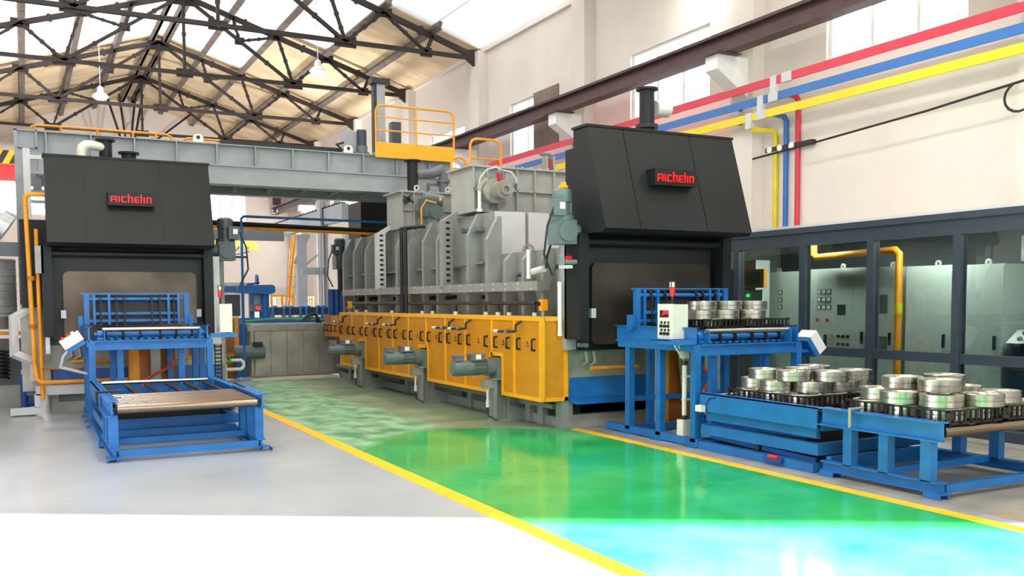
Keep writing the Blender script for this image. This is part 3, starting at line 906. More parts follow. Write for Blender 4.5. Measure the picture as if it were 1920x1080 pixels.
# circulation fan on the near chamber
p = B().cyl((6.72, 13.55, 3.42), (6.72, 13.32, 3.42), 0.2, 22).cyl((6.78, 13.34, 3.42), (6.78, 13.1, 3.42), 0.15, 20).lathe([(0.05, 0), (0.09, 0), (0.09, 0.03), (0.05, 0.03)], (6.78, 13.06, 3.42), 'y', 16, True).obj('fan_hub', 'plate', FR)
B().cyl((6.82, 13.3, 3.56), (6.84, 13.3, 3.72), 0.035, 10).obj('pulse_valve', 'motorg', p)
B().cyl((6.95, 13.28, 3.48), (7.06, 13.26, 3.54), 0.035, 10).obj('pulse_valve', 'motorg', p)
B().bb(6.75, 6.79, 13.26, 13.33, 3.58, 3.7).bb(6.9, 6.94, 13.26, 13.33, 3.5, 3.58).obj('switch', 'red', p)
B().pipe([(6.47, 13.45, 3.46), (6.47, 13.35, 3.62), (6.56, 13.3, 3.74), (6.7, 13.28, 3.78), (6.82, 13.28, 3.74)], 0.014, 6).obj('hose', 'lgrey', p)
B().pipe([(6.84, 13.28, 3.74), (6.98, 13.28, 3.72), (7.06, 13.27, 3.62), (7.06, 13.26, 3.52)], 0.014, 6).obj('hose', 'lgrey', p)
B().pipe([(6.5, 13.46, 3.4), (6.52, 13.4, 3.54), (6.6, 13.36, 3.6)], 0.05, 10).obj('duct_elbow', 'plate', p)
B().cyl((6.47, 13.4, 3.12), (6.47, 13.4, 3.4), 0.028, 10).cyl((6.47, 13.4, 3.08), (6.47, 13.4, 3.13), 0.045, 10).obj('flow_tube', 'white', p)
# geared fan on the far chamber
p = B().bb(6.7, 6.95, 16.2, 16.55, 3.25, 3.6).cyl((6.88, 16.2, 3.33), (6.88, 16.05, 3.33), 0.13, 18).obj('gearbox', 'motor', FR)
B().cyl((6.75, 16.4, 3.62), (7.1, 16.3, 3.56), 0.11, 14).obj('motor', 'motor', p)
B().cyl((7.0, 16.28, 3.58), (7.08, 16.27, 3.57), 0.07, 12).obj('fan_cap', 'yel', p)
B().pipe([(6.62, 16.2, 3.1), (6.62, 16.2, 3.4), (6.7, 16.15, 3.54), (6.9, 16.15, 3.5)], 0.014, 6).obj('hose', 'yel', p)
B().cyl((6.46, 16.6, 3.58), (6.46, 16.45, 3.58), 0.06, 12).box((6.46, 16.45, 3.58), (0.24, 0.03, 0.03), ('Y', 0.5)).box((6.46, 16.45, 3.58), (0.03, 0.03, 0.2), ('Y', 0.5)).obj('damper_handle', 'dark', FR)
# stacks over the far chamber
stack(FR, 6.77, 17.0, 3.73, 4.4, 0.105, 0.06)
B().pipe([(6.85, 17.0, 4.12), (7.2, 17.0, 4.17), (7.36, 17.0, 4.25), (7.42, 17.0, 4.18), (7.42, 17.0, 3.78)], 0.095, 12).cyl((7.42, 17.0, 4.0), (7.42, 17.0, 4.03), 0.14, 14).obj('exhaust_elbow', 'mgrey', FR)
B().pipe([(7.1, 17.0, 3.76), (7.1, 17.0, 3.95), (7.4, 17.0, 3.95)], 0.035, 4).obj('support_bracket', 'mgrey', FR)
# far end: exit hood and hoist
B().bb(6.72, 8.6, 20.0, 20.9, 3.05, 3.9).obj('exit_hood', 'black', FR, smooth=False)
gearmotor_up(FR, 6.3, 20.25, 2.55, 'exit_hoist_motor', 1, 'motord')
B().cyl((6.3, 20.25, 1.9), (6.3, 20.25, 2.4), 0.06, 10).obj('hoist_post', 'dark', FR)
b = B()
for k in range(5):
    b.cyl((6.1+k*0.12, 20.3, 1.3), (6.1+k*0.12, 20.3, 1.95), 0.075, 10)
b.obj('bellows_cover', 'blued', FR)
gearmotor_up(FR, 5.98, 10.02, 2.52, 'hoist_motor', 1)
p = B().bb(5.98, 6.06, 9.9, 10.1, 2.06, 2.1).obj('sensor_bracket', 'lgrey', FR)
B().cyl((5.98, 9.95, 2.14), (6.12, 9.9, 2.14), 0.03, 8).obj('sensor', 'motorg', p)
B().cyl((6.0, 9.95, 2.18), (6.06, 9.95, 2.18), 0.04, 8).obj('knob', 'red', p)
B().cyl((6.2, 10.0, 1.1), (6.34, 10.0, 1.09), 0.03, 8).obj('sensor', 'motorg', FR)

# ---------------------------------------------------------------- yellow guard with perforated doors
GX = 5.8
t = thing('guard_cabinet', 'long yellow guard of perforated doors hung along the right furnace', 'guard', (6.0, 14.4, 0.4))
GY = [18.673, 17.896, 17.108, 16.32, 15.564, 14.815, 14.032, 13.254, 12.524, 11.636, 10.964, 10.255]
Z0, Z1 = 0.37, 1.45
posts = [(17.13, 0), (14.02, 1), (11.36, 2)]
notch = [(y-0.02, y+0.3) for y, _ in posts]
NZ = 0.9
fr = B().bb(GX-0.012, GX+0.04, GY[-1], GY[0], Z1-0.05, Z1).bb(GX, 6.19, GY[-1], GY[0], Z1-0.012, Z1+0.004)
# bottom rail broken at the notches
ys = [GY[-1]]
for a, b in sorted(notch):
    ys += [a, b]
ys.append(GY[0])
for a, b in zip(ys[::2], ys[1::2]):
    fr.bb(GX-0.012, GX+0.04, a, b, Z0, Z0+0.05)
for a, b in notch:
    fr.bb(GX-0.014, GX+0.04, a-0.05, a, Z0, NZ+0.05).bb(GX-0.014, GX+0.04, a, b, NZ, NZ+0.05).bb(GX-0.014, GX+0.04, b, b+0.04, Z0, NZ+0.05)
def clear(y):
    return all(not (a-0.06 < y < b+0.06) for a, b in notch)
for y in GY:
    z = Z0 if clear(y) else NZ
    fr.bb(GX-0.014, GX+0.04, y-0.022, y+0.022, z, Z1)
fr.bb(GX, GX+0.05, GY[-1]-0.02, GY[-1]+0.02, Z0, Z1).bb(6.14, 6.19, GY[-1]-0.02, GY[-1]+0.02, Z0, Z1).bb(GX, 6.19, GY[-1]-0.02, GY[-1]+0.02, Z1-0.05, Z1).bb(GX, 6.19, GY[-1]-0.02, GY[-1]+0.02, Z0, Z0+0.05)
fr.obj('frame', 'yel', t, smooth=False)
B().bb(GX+0.05, 6.14, GY[-1], GY[-1]+0.012, Z0+0.05, Z1-0.05).obj('end_panel', 'perf', t, smooth=False)
for a, b in zip(GY[1:], GY[:-1]):
    pb = B()
    ya, yb = a+0.022, b-0.022
    nn = [n for n in notch if n[0] < yb and n[1] > ya]
    if nn:
        n0, n1 = nn[0]
        pb.bb(GX, GX+0.014, ya, yb, NZ+0.05, Z1-0.05)
        if n0-0.05 > ya:
            pb.bb(GX, GX+0.014, ya, n0-0.05, Z0+0.05, NZ+0.05)
        if n1+0.04 < yb:
            pb.bb(GX, GX+0.014, n1+0.04, yb, Z0+0.05, NZ+0.05)
    else:
        pb.bb(GX, GX+0.014, ya, yb, Z0+0.05, Z1-0.05)
    pn = pb.obj('door_panel', 'perf', t, smooth=False)
    for y in (ya+0.13, yb-0.13):
        B().pipe([(GX, y, 1.02), (GX-0.05, y, 1.03), (GX-0.05, y, 1.16), (GX, y, 1.17)], 0.014, 6).obj('handle', 'dark', pn)
    ym = (ya+yb)/2
    w_ = B().prism([(ym-0.035, 1.06), (ym+0.035, 1.06), (ym, 1.14)], 'x', GX-0.004, GX)
    w_.obj('warning_triangle', 'dark', pn, smooth=False)
    B().prism([(ym-0.014, 1.072), (ym+0.014, 1.072), (ym, 1.105)], 'x', GX-0.006, GX-0.004).obj('warning_fill', 'yel', pn, smooth=False)
for y in (18.2, 16.1, 15.2, 12.9, 12.3, 10.75):
    p = B().pipe([(GX-0.02, y, 1.39), (GX-0.1, y, 1.34), (GX-0.1, y, 1.27), (GX-0.1, y+0.06, 1.26), (GX-0.1, y+0.5, 1.25)], 0.018, 6).obj('gas_lance', 'dark', t)
    B().cyl((GX-0.1, y+0.2, 1.258), (GX-0.1, y+0.28, 1.256), 0.032, 8).obj('union', 'steel', p)
    B().cyl((GX-0.1, y+0.5, 1.25), (GX-0.1, y+0.62, 1.25), 0.025, 8).obj('tip', 'lgrey', p)
# small box at the far end
t = thing('guard_box', 'small orange brown guard box past the far end of the yellow guard', 'guard', (6.0, 19.2, 0.93))
p = B().bb(5.78, 6.19, 18.72, 19.75, 0.93, 1.38).obj('casing', 'orangeb', t, smooth=False)
B().bb(5.77, 5.78, 18.74, 19.2, 0.95, 1.36).obj('door_panel', 'perf', t, smooth=False)
for y in (18.85, 19.1, 19.4, 19.6):
    B().pipe([(5.78, y, 1.05), (5.73, y, 1.06), (5.73, y, 1.17), (5.78, y, 1.18)], 0.012, 6).obj('handle', 'dark', t)

# ---------------------------------------------------------------- drive gearmotors on posts
def drive(y, label):
    t = thing('drive_gearmotor', label, 'gearmotor', (5.82, y+0.1, 0), 'drive gearmotors along the lane')
    x0, yc, zc = 5.82, y+0.1, 0.75
    b = B().bb(x0-0.11, x0-0.09, yc-0.1, yc+0.1, 0.02, 0.58).bb(x0+0.09, x0+0.11, yc-0.1, yc+0.1, 0.02, 0.58).bb(x0-0.09, x0+0.09, yc-0.015, yc+0.015, 0.02, 0.58)
    b.bb(x0-0.16, x0+0.14, yc-0.12, yc+0.12, 0.58, 0.6)
    b.bb(x0-0.26, x0-0.11, yc-0.06, yc+0.06, 0.46, 0.58)
    b.obj('post', 'grey', t, smooth=False)
    B().bb(x0-0.13, x0+0.4, yc-0.12, yc+0.12, 0, 0.02).prism([(x0+0.11, 0.02), (x0+0.4, 0.02), (x0+0.4, 0.16), (x0+0.3, 0.17), (x0+0.11, 0.22)], 'y', yc-0.1, yc-0.08).obj('foot', 'grey', t, smooth=False)
    B().bb(x0-0.1, x0+0.13, yc-0.13, yc+0.13, 0.6, 0.88).cyl((x0-0.22, yc, zc), (x0-0.1, yc, zc), 0.115, 18).obj('gearbox', 'motor', t)
    m = B().cyl((x0-0.44, yc, zc), (x0-0.2, yc, zc), 0.085, 18)
    for k in range(12):
        a = 2*PI*k/12
        m.box((x0-0.32, yc+0.09*math.cos(a), zc+0.09*math.sin(a)), (0.22, 0.03, 0.01), ('X', a))
    m.obj('motor_body', 'motor', t)
    B().cyl((x0-0.7, yc, zc), (x0-0.42, yc, zc), 0.105, 20).cyl((x0-0.72, yc, zc), (x0-0.7, yc, zc), 0.085, 20).obj('fan_cowl', 'motor', t)
    j = B().bb(x0-0.46, x0-0.26, yc-0.075, yc+0.075, zc+0.1, zc+0.17).bb(x0-0.47, x0-0.25, yc-0.085, yc+0.085, zc+0.17, zc+0.195).obj('junction_box', 'mgrey', t, smooth=False)
    B().bb(x0-0.4, x0-0.32, yc-0.0865, yc-0.085, zc+0.12, zc+0.185).obj('label_plate', 'white', j, smooth=False)
    B().bb(x0-0.69, x0-0.57, yc-0.06, yc+0.06, zc+0.1, zc+0.16).bb(x0-0.7, x0-0.56, yc-0.07, yc+0.07, zc+0.16, zc+0.18).obj('brake_box', 'mgrey', t, smooth=False)
    B().cyl((x0-0.2, yc-0.03, 0.3), (x0-0.2, yc-0.03, 0.47), 0.018, 8).cyl((x0-0.2, yc-0.03, 0.2), (x0-0.2, yc-0.03, 0.3), 0.026, 8).obj('limit_rod', 'lgrey', t)
    B().pipe([(x0-0.2, yc-0.03, 0.2), (x0-0.19, yc-0.03, 0.08), (x0-0.1, yc-0.13, 0.02)], 0.012, 6).obj('cable', 'dark', t)
drive(11.36, 'grey gearmotor on a post nearest the camera, before the yellow guard')
drive(14.02, 'middle of three grey gearmotors on posts before the yellow guard')
drive(17.13, 'farthest gearmotor on a post, by the far end of yellow guard')

# ================================================================ transfer stands in front of the furnaces
def stand(O, side):
    ox, oy = O
    m = 'blue'
    t = thing('transfer_stand', 'tall blue chain transfer stand before the %s black hood' % side, 'stand', (ox+1.22, oy-1.3, 0))
    P = lambda x0, x1, y0, y1, z0, z1: (ox+x0, ox+x1, oy+y0, oy+y1, z0, z1)
    def part(name, *b, mm=m):
        q = B()
        for k in b:
            q.bb(*P(*k))
        return q.obj(name, mm, t, smooth=False)
    for x in (0.42, 1.94):
        part('side_beam', (x, x+0.02, -2.1, -0.55, 1.15, 1.35), (x-0.03 if x < 1 else x, x+0.05, -2.1, -0.55, 1.34, 1.35), (x-0.03 if x < 1 else x, x+0.05, -2.1, -0.55, 1.15, 1.165))
        part('under_beam', (x-0.02, x+0.08, -2.1, -0.6, 1.08, 1.15))
        for y in (-2.1, -1.45, -0.82):
            part('leg', (x, x+0.08, y, y+0.09, 0.06, 1.08))
            part('foot_plate', (x-0.05, x+0.12, y-0.04, y+0.13, 0, 0.015))
        part('sill', (x, x+0.08, -2.15, -0.3, 0.015, 0.1))
    for x in (0.78, 1.58):
        for y in (-1.95, -0.75):
            part('leg', (x, x+0.08, y, y+0.08, 0.1, 1.08))
    part('front_beam', (0.5, 1.94, -2.1, -2.02, 1.03, 1.09), (0.5, 1.94, -2.1, -2.06, 1.14, 1.16), (0.5, 1.94, -2.07, -2.05, 1.09, 1.14))
    part('rear_beam', (0.5, 1.94, -0.7, -0.62, 1.05, 1.15))
    for y in (-2.1, -0.8):
        part('cross_sill', (0.5, 1.94, y, y+0.08, 0.02, 0.1))
    part('back_tie', (0.5, 1.94, -0.78, -0.72, 0.4, 0.46))
    # deck slats under the rails
    for k in range(14):
        part('deck_slat', (0.6+k*0.095, 0.65+k*0.095, -2.0, -0.75, 1.165, 1.185))
    # front roller, shaft, bearings, sprockets
    B().cyl((ox+0.6, oy-2.05, 1.305), (ox+1.86, oy-2.05, 1.305), 0.026, 14).obj('guide_roller', 'steel', t)
    B().cyl((ox+0.5, oy-1.95, 1.235), (ox+1.94, oy-1.95, 1.235), 0.032, 14).obj('drive_shaft', m, t)
    for x in (0.53, 1.83):
        p = B().bb(*P(x, x+0.09, -2.02, -1.88, 1.165, 1.2)).cyl((ox+x+0.01, oy-1.95, 1.24), (ox+x+0.08, oy-1.95, 1.24), 0.055, 14).obj('bearing_block', m, t)
    for x in (0.62, 1.85):
        B().prism([(ox+x-0.006, 1.16), (ox+x+0.006, 1.16), (ox+x+0.006, 1.3), (ox+x-0.006, 1.32)], 'y', oy-2.1, oy-1.85).obj('bracket_plate', m, t, smooth=False)
    fx = (0.64, 0.86, 1.08, 1.34, 1.55, 1.76)
    for x in fx:
        g = B().cyl((ox+x-0.012, oy-1.95, 1.235), (ox+x+0.012, oy-1.95, 1.235), 0.062, 18)
        for k in range(12):
            a = 2*PI*k/12
            g.box((ox+x, oy-1.95+0.065*math.cos(a), 1.235+0.065*math.sin(a)), (0.018, 0.016, 0.016), ('X', a))
        g.obj('sprocket', 'dark', t)
        B().bb(*P(x-0.03, x+0.03, -1.9, -0.9, 1.275, 1.3)).obj('chain_rail', 'dark', t, smooth=False)
    # rear rack with top shaft, sprockets and hanging chains
    y = -0.9
    for x in (0.44, 0.56, 0.76, 1.58, 1.72, 1.82):
        wd = 0.07 if x in (0.44, 1.82) else 0.035
        part('rack_post', (x, x+wd, y-0.03, y+0.03, 1.35, 1.80))
    part('rack_rail', (0.40, 1.9, y-0.02, y+0.02, 1.79, 1.81))
    part('rack_rail', (0.56, 1.75, y-0.01, y+0.02, 1.49, 1.53))
    part('rack_rail', (0.40, 1.9, y-0.01, y+0.02, 1.385, 1.425))
    part('rack_back', (0.56, 1.75, y+0.06, y+0.07, 1.36, 1.78), mm='dark')
    for x in (0.36, 1.88):
        part('corner_bracket', (x, x+0.06, y-0.05, y+0.05, 1.3, 1.48))
    B().cyl((ox+0.5, oy+y, 1.72), (ox+1.8, oy+y, 1.72), 0.026, 12).obj('top_shaft', m, t)
    for x in (0.66, 0.87, 0.98, 1.36, 1.47, 1.67):
        B().cyl((ox+x-0.012, oy+y, 1.72), (ox+x+0.012, oy+y, 1.72), 0.055, 18).obj('sprocket', 'dark', t)
        c = B()
        for k in range(11):
            c.bb(*P(x-0.013, x+0.013, y-0.07, y-0.055, 1.335+k*0.036, 1.36+k*0.036))
            c.bb(*P(x-0.006, x+0.006, y-0.067, y-0.058, 1.36+k*0.036, 1.371+k*0.036))
        c.obj('chain', 'dark', t, smooth=False)
    return t

def control_box(x0, y0, z0, wd, dp, ht, label, face):
    # upright box, wd along x and dp along y; door on the -x side (face -1, with display) or the +x side (face 1)
    t = thing('control_box', label, 'control box', (x0+wd/2, y0+dp/2, z0))
    B().bb(x0, x0+wd, y0, y0+dp, z0, z0+ht).obj('enclosure', 'panelw', t, smooth=False)
    xd = x0-0.02 if face < 0 else x0+wd
    B().bb(xd, xd+0.02, y0-0.005, y0+dp+0.005, z0-0.005, z0+ht+0.005).obj('door', 'panelw', t, smooth=False)
    if face < 0:
        X = xd
        yc = y0+dp*0.5
        p = B().bb(X-0.006, X, yc-dp*0.24, yc+dp*0.34, z0+ht*0.62, z0+ht*0.83).obj('display', 'dark', t, smooth=False)
        g = B()
        for k in range(3):
            yy = yc+0.03-k*0.034
            g.bb(X-0.008, X-0.006, yy-0.006, yy, z0+ht*0.73, z0+ht*0.81).bb(X-0.008, X-0.006, yy-0.024, yy-0.018, z0+ht*0.73, z0+ht*0.81)
            for zz in (0.73, 0.77, 0.81):
                g.bb(X-0.008, X-0.006, yy-0.024, yy, z0+ht*zz-0.003, z0+ht*zz+0.003)
        g.bb(X-0.008, X-0.006, yc+0.02, yc+0.05, z0+ht*0.69, z0+ht*0.715)
        g.obj('red_digits', 'ledred', p, smooth=False)
        B().bb(X-0.002, X, yc-0.03, yc+0.03, z0+ht*0.87, z0+ht*0.91).obj('name_plate', 'lgrey', t, smooth=False)
        for r in (0.15, 0.37):
            for k in (-1, 0, 1):
                y = yc+k*dp*0.24
                q = B().cyl((X, y, z0+ht*r), (X-0.02, y, z0+ht*r), 0.02, 12).obj('knob', 'dark', t)
                B().bb(X-0.003, X, y-0.018, y+0.018, z0+ht*r+0.026, z0+ht*r+0.055).obj('tag', 'dark', q, smooth=False)
    return t

def tower(cx, cy, z, label):
    t = thing('signal_tower', label, 'signal light', (cx, cy, z))
    B().cyl((cx, cy, z), (cx, cy, z+0.09), 0.015, 10).obj('stem', 'dark', t)
    B().lathe([(0.018, z+0.09), (0.032, z+0.115), (0.034, z+0.19), (0.03, z+0.2)], (cx, cy, 0), n=16).obj('red_lens', 'red', t)
    B().cyl((cx, cy, z+0.2), (cx, cy, z+0.255), 0.03, 14).obj('clear_lens', 'pvc', t)
    b = B().cyl((cx, cy, z+0.255), (cx, cy, z+0.265), 0.036, 14)
    for k in range(4):
        a = PI/2*k+0.6
        b.cyl((cx+0.033*math.cos(a), cy+0.033*math.sin(a), z+0.19), (cx+0.033*math.cos(a), cy+0.033*math.sin(a), z+0.26), 0.006, 6)
    b.obj('cage', 'dark', t)

def tilted_box(cx, cy, cz, ang, label):
    t = thing('tilted_button_box', label, 'control box', (cx, cy, cz))
    R = Matrix.Rotation(ang, 3, 'Y')
    c = Vector((cx, cy, cz))
    up = R @ Vector((0, 0, 1))
    B().box(c, (0.27, 0.24, 0.13), R).obj('case', 'white', t, smooth=False)
    B().box(c-up*0.095, (0.25, 0.22, 0.06), R).obj('bracket', 'blue', t, smooth=False)
    for k, mm in ((-0.08, 'red'), (0.0, 'red'), (0.06, 'lgrey')):
        q = c+R @ Vector((k, -0.03, 0.065))
        B().cyl(q, q+up*0.03, 0.022, 12).obj('push_button', mm, t)
    return t

stand(RO, 'right')
stand(LO, 'left')
# right stand: upright box at its left front corner
ox, oy = RO
control_box(6.47, 8.4, 1.22, 0.2, 0.27, 0.39, 'off white control box with red display on the right blue stand', -1)
tower(6.6, 8.6, 1.61, 'red signal light on top of the off white box with display')
t = thing('box_bracket', 'blue bracket arm under the off white display box', 'bracket', (6.5, 8.3, 1.2))
B().bb(6.38, 6.62, 8.2, 8.29, 1.16, 1.21).bb(6.38, 6.42, 8.29, 8.72, 1.16, 1.21).bb(6.38, 6.62, 8.36, 8.72, 1.2, 1.22).obj('arm', 'blue', t, smooth=False)
t = thing('conduit_pipe', 'white upright conduit pipe with clamps inside the right blue stand', 'pipe', (6.72, 8.52, 0))
qx, qy = 6.72, 8.52
B().cyl((qx, qy, 0.32), (qx, qy, 0.92), 0.027, 12).obj('tube', 'pvc', t)
for z in (0.5, 0.77):
    B().cyl((qx, qy, z), (qx, qy, z+0.02), 0.036, 12).bb(qx, qx+0.09, qy-0.01, qy+0.01, z, z+0.02).obj('clamp', 'lgrey', t)
for z in (0.28, 0.91):
    B().cyl((qx, qy, z), (qx, qy, z+0.05), 0.034, 12).obj('end_cap', 'dark', t)
B().bb(qx-0.06, qx+0.06, qy-0.05, qy+0.06, 0.0, 0.28).obj('valve_block', 'panelw', t, smooth=False)
B().bb(qx-0.05, qx+0.03, qy-0.05, qy+0.03, 0.99, 1.08).obj('junction_box', 'panelw', t, smooth=False)
for d in (0, 0.05):
    B().pipe([(qx, qy, 0.95), (qx-0.05, qy-0.02, 1.0), (6.56+d, qy-0.06, 1.1), (6.47+d, 8.44, 1.22)], 0.012, 6).obj('cable', 'panelw', t)
tilted_box(8.47, 8.3, 1.14, math.radians(52), 'white tilted push button box at the right end of the right blue stand')
t = thing('box_bracket', 'short blue arm carrying the tilted box on the right stand', 'bracket', (8.3, 8.3, 1.0))
B().bb(8.22, 8.45, 8.25, 8.35, 1.02, 1.06).obj('arm', 'blue', t, smooth=False)
t = thing('cable_chain', 'black cable drag chain hanging at the right end of the right stand', 'cable chain', (8.4, 8.5, 0.5))
def dragchain(t, x, y, z0, z1):
    n = int((z1-z0)/0.055)
    for k in range(n):
        z = z0+k*0.055
        B().bb(x-0.05, x-0.04, y-0.03, y+0.03, z, z+0.05).bb(x+0.04, x+0.05, y-0.03, y+0.03, z, z+0.05).bb(x-0.04, x+0.04, y-0.03, y-0.022, z+0.012, z+0.034).obj('link', 'rubber', t, smooth=False)
dragchain(t, 8.42, 8.5, 0.01, 1.15)
# left stand: upright box on a bracket at its right, tilted box at its left
control_box(2.46, 13.58, 1.24, 0.15, 0.27, 0.4, 'plain off white control box beside the left blue stand', 1)
tower(2.5, 13.75, 1.64, 'red signal light on top of the plain off white box at left')
t = thing('box_bracket', 'blue bracket arm under the plain off white box', 'bracket', (2.4, 13.6, 1.2))
B().bb(2.32, 2.68, 13.55, 13.63, 1.17, 1.23).bb(2.6, 2.66, 13.63, 13.88, 1.2, 1.24).obj('arm', 'blue', t, smooth=False)
tilted_box(0.55, 13.7, 1.17, math.radians(-32), 'white tilted push button box left of the left blue stand')
t = thing('button_box_post', 'slim grey arm holding the tilted box at left', 'bracket', (0.6, 13.7, 0.9))
B().pipe([(0.55, 13.72, 1.08), (0.45, 13.76, 0.95), (0.42, 13.9, 0.8), (0.74, 13.9, 0.7)], 0.02, 8).obj('arm', 'lgrey', t)
t = thing('cable_chain', 'black cable drag chain hanging at the right of the left stand', 'cable chain', (2.5, 13.9, 0.35))
dragchain(t, 2.49, 13.95, 0.01, 1.1)
# brown mast and hose behind each stand
for (ox, oy), sd in ((RO, 'right'), (LO, 'left')):
    t = thing('lift_mast', 'orange brown lift mast inside the %s blue stand' % sd, 'mast', (ox+1.45, oy-0.45, 0))
    B().bb(ox+1.05, ox+1.2, oy-0.6, oy-0.42, 0.05, 1.05).obj('post', 'orange', t, smooth=False)
    B().bb(ox+1.2, ox+1.72, oy-0.55, oy-0.45, 0.05, 1.05).obj('back_panel', 'orangeb', t, smooth=False)
    B().box((ox+1.42, oy-0.66, 0.68), (0.14, 0.06, 0.6), ('Y', -0.12 if sd == 'right' else 0)).obj('slide_rail', 'stainless', t, smooth=False)
    B().pipe([(ox+1.6, oy-0.62, 0.9), (ox+1.66, oy-0.8, 0.72), (ox+1.5, oy-1.1, 0.68), (ox+1.2, oy-1.3, 0.55), (ox+1.1, oy-1.35, 0.3)], 0.02, 8).obj('hose', 'hose', t)
    B().pipe([(ox+0.3, oy-0.12, 0.78), (ox+1.05, oy-0.12, 0.78)], 0.028, 8).obj('gas_pipe', 'orange', t)
    B().pipe([(ox+1.72, oy-0.12, 0.78), (ox+2.0, oy-0.12, 0.78), (ox+2.06, oy-0.12, 0.84), (ox+2.06, oy-0.12, 1.0)], 0.028, 8).obj('gas_pipe', 'orange', t)

# ================================================================ lift tables
def lift_table(O, side):
    ox, oy = O
    t = thing('lift_table', 'lowered blue scissor lift table between stand and roller conveyor, %s line' % side, 'lift table', (ox+1.22, oy-3.1, 0))
    P = lambda x0, x1, y0, y1, z0, z1: (ox+x0, ox+x1, oy+y0, oy+y1, z0, z1)
    def part(name, *b, mm='blue'):
        q = B()
        for k in b:
            q.bb(*P(*k))
        return q.obj(name, mm, t, smooth=False)
    ya, yb = -3.9, -2.18
    for x, s in ((0.42, 1), (2.02, -1)):
        a, b = sorted((x, x+s*0.014))
        c, d = sorted((x, x+s*0.10))
        p = part('side_skirt', (a, b, ya, yb, 0.43, 0.63), (c, d, ya, yb, 0.618, 0.63))
        e, f = sorted((x+s*0.05, x+s*0.09))
        part('lower_rail', (e, f, ya+0.05, yb-0.05, 0.33, 0.43))
        bl = B()
        for k in range(6):
            q = ox+x+s*0.05
            bl.cyl((q, oy+ya+0.2+k*0.27, 0.63), (q, oy+ya+0.2+k*0.27, 0.637), 0.014, 8)
        bl.obj('bolt', 'blued', p, kind='stuff')
    part('end_rail', (0.5, 1.94, ya, ya+0.03, 0.40, 0.5))
    part('end_rail', (0.5, 1.94, yb-0.1, yb-0.04, 0.4, 0.52))
    for a, b in ((0.44, 0.54), (1.9, 2.0)):
        part('platform_beam', (a, b, ya, yb, 0.17, 0.28))
    for y in (ya, yb-0.08):
        part('platform_tie', (0.54, 1.9, y, y+0.08, 0.17, 0.28))
    part('base_frame', (0.40, 0.5, ya+0.02, yb, 0.0, 0.09))
    part('base_frame', (1.94, 2.04, ya+0.02, yb, 0.0, 0.09))
    part('base_tie', (0.5, 1.94, ya+0.02, ya+0.1, 0.0, 0.09))
    part('base_tie', (0.5, 1.94, yb-0.1, yb, 0.0, 0.09))
    for x in (0.52, 1.88):
        q = B().box((ox+x, oy-3.04, 0.13), (0.04, 1.55, 0.05), ('X', 0.03)).box((ox+x+0.05, oy-3.04, 0.31), (0.04, 1.5, 0.05), ('X', -0.03))
        q.obj('scissor_arm', 'blued', t, smooth=False)
        B().cyl((ox+x-0.05, oy-3.04, 0.13), (ox+x+0.09, oy-3.04, 0.13), 0.035, 12).obj('pivot', 'dark', t)
    part('inner_shade_box', (0.58, 1.82, ya+0.3, yb-0.3, 0.02, 0.41), mm='rubber')  # black box added so the inside of the table reads as shaded
    B().cyl((ox+0.55, oy-2.3, 0.6), (ox+1.9, oy-2.3, 0.6), 0.026, 14).obj('guide_roller', 'steel', t)
    for x in (0.6, 0.85, 1.1, 1.36, 1.6, 1.84):
        part('chain_rail', (x-0.03, x+0.03, ya+0.05, -2.35, 0.55, 0.58), mm='dark')
        part('rail_support', (x-0.02, x+0.02, ya+0.2, ya+0.3, 0.43, 0.55))
        part('rail_support', (x-0.02, x+0.02, -2.7, -2.6, 0.43, 0.55), (x+0.02, x+0.06, -2.7, -2.68, 0.43, 0.53))
    for y in (-3.4, -2.75):
        part('cross_beam', (0.5, 1.94, y, y+0.06, 0.4, 0.48))
    if side == 'right':
        B().bb(*P(0.34, 0.4, -2.3, -2.2, 0.43, 0.5)).obj('junction_box', 'panelw', t, smooth=False)
        q = B().bb(*P(0.36, 0.4, -3.5, -3.25, 0.04, 0.09)).obj('lock_bracket', 'blued', t, smooth=False)
        B().cyl((ox+0.37, oy-3.45, 0.09), (ox+0.37, oy-3.32, 0.09), 0.022, 10).obj('lock_pin', 'red', q)
        B().pipe([(ox+0.415, oy-2.45, 0.6), (ox+0.41, oy-2.35, 0.58), (ox+0.4, oy-2.3, 0.5)], 0.006, 6).obj('sensor_cable', 'dark', t)
    return t

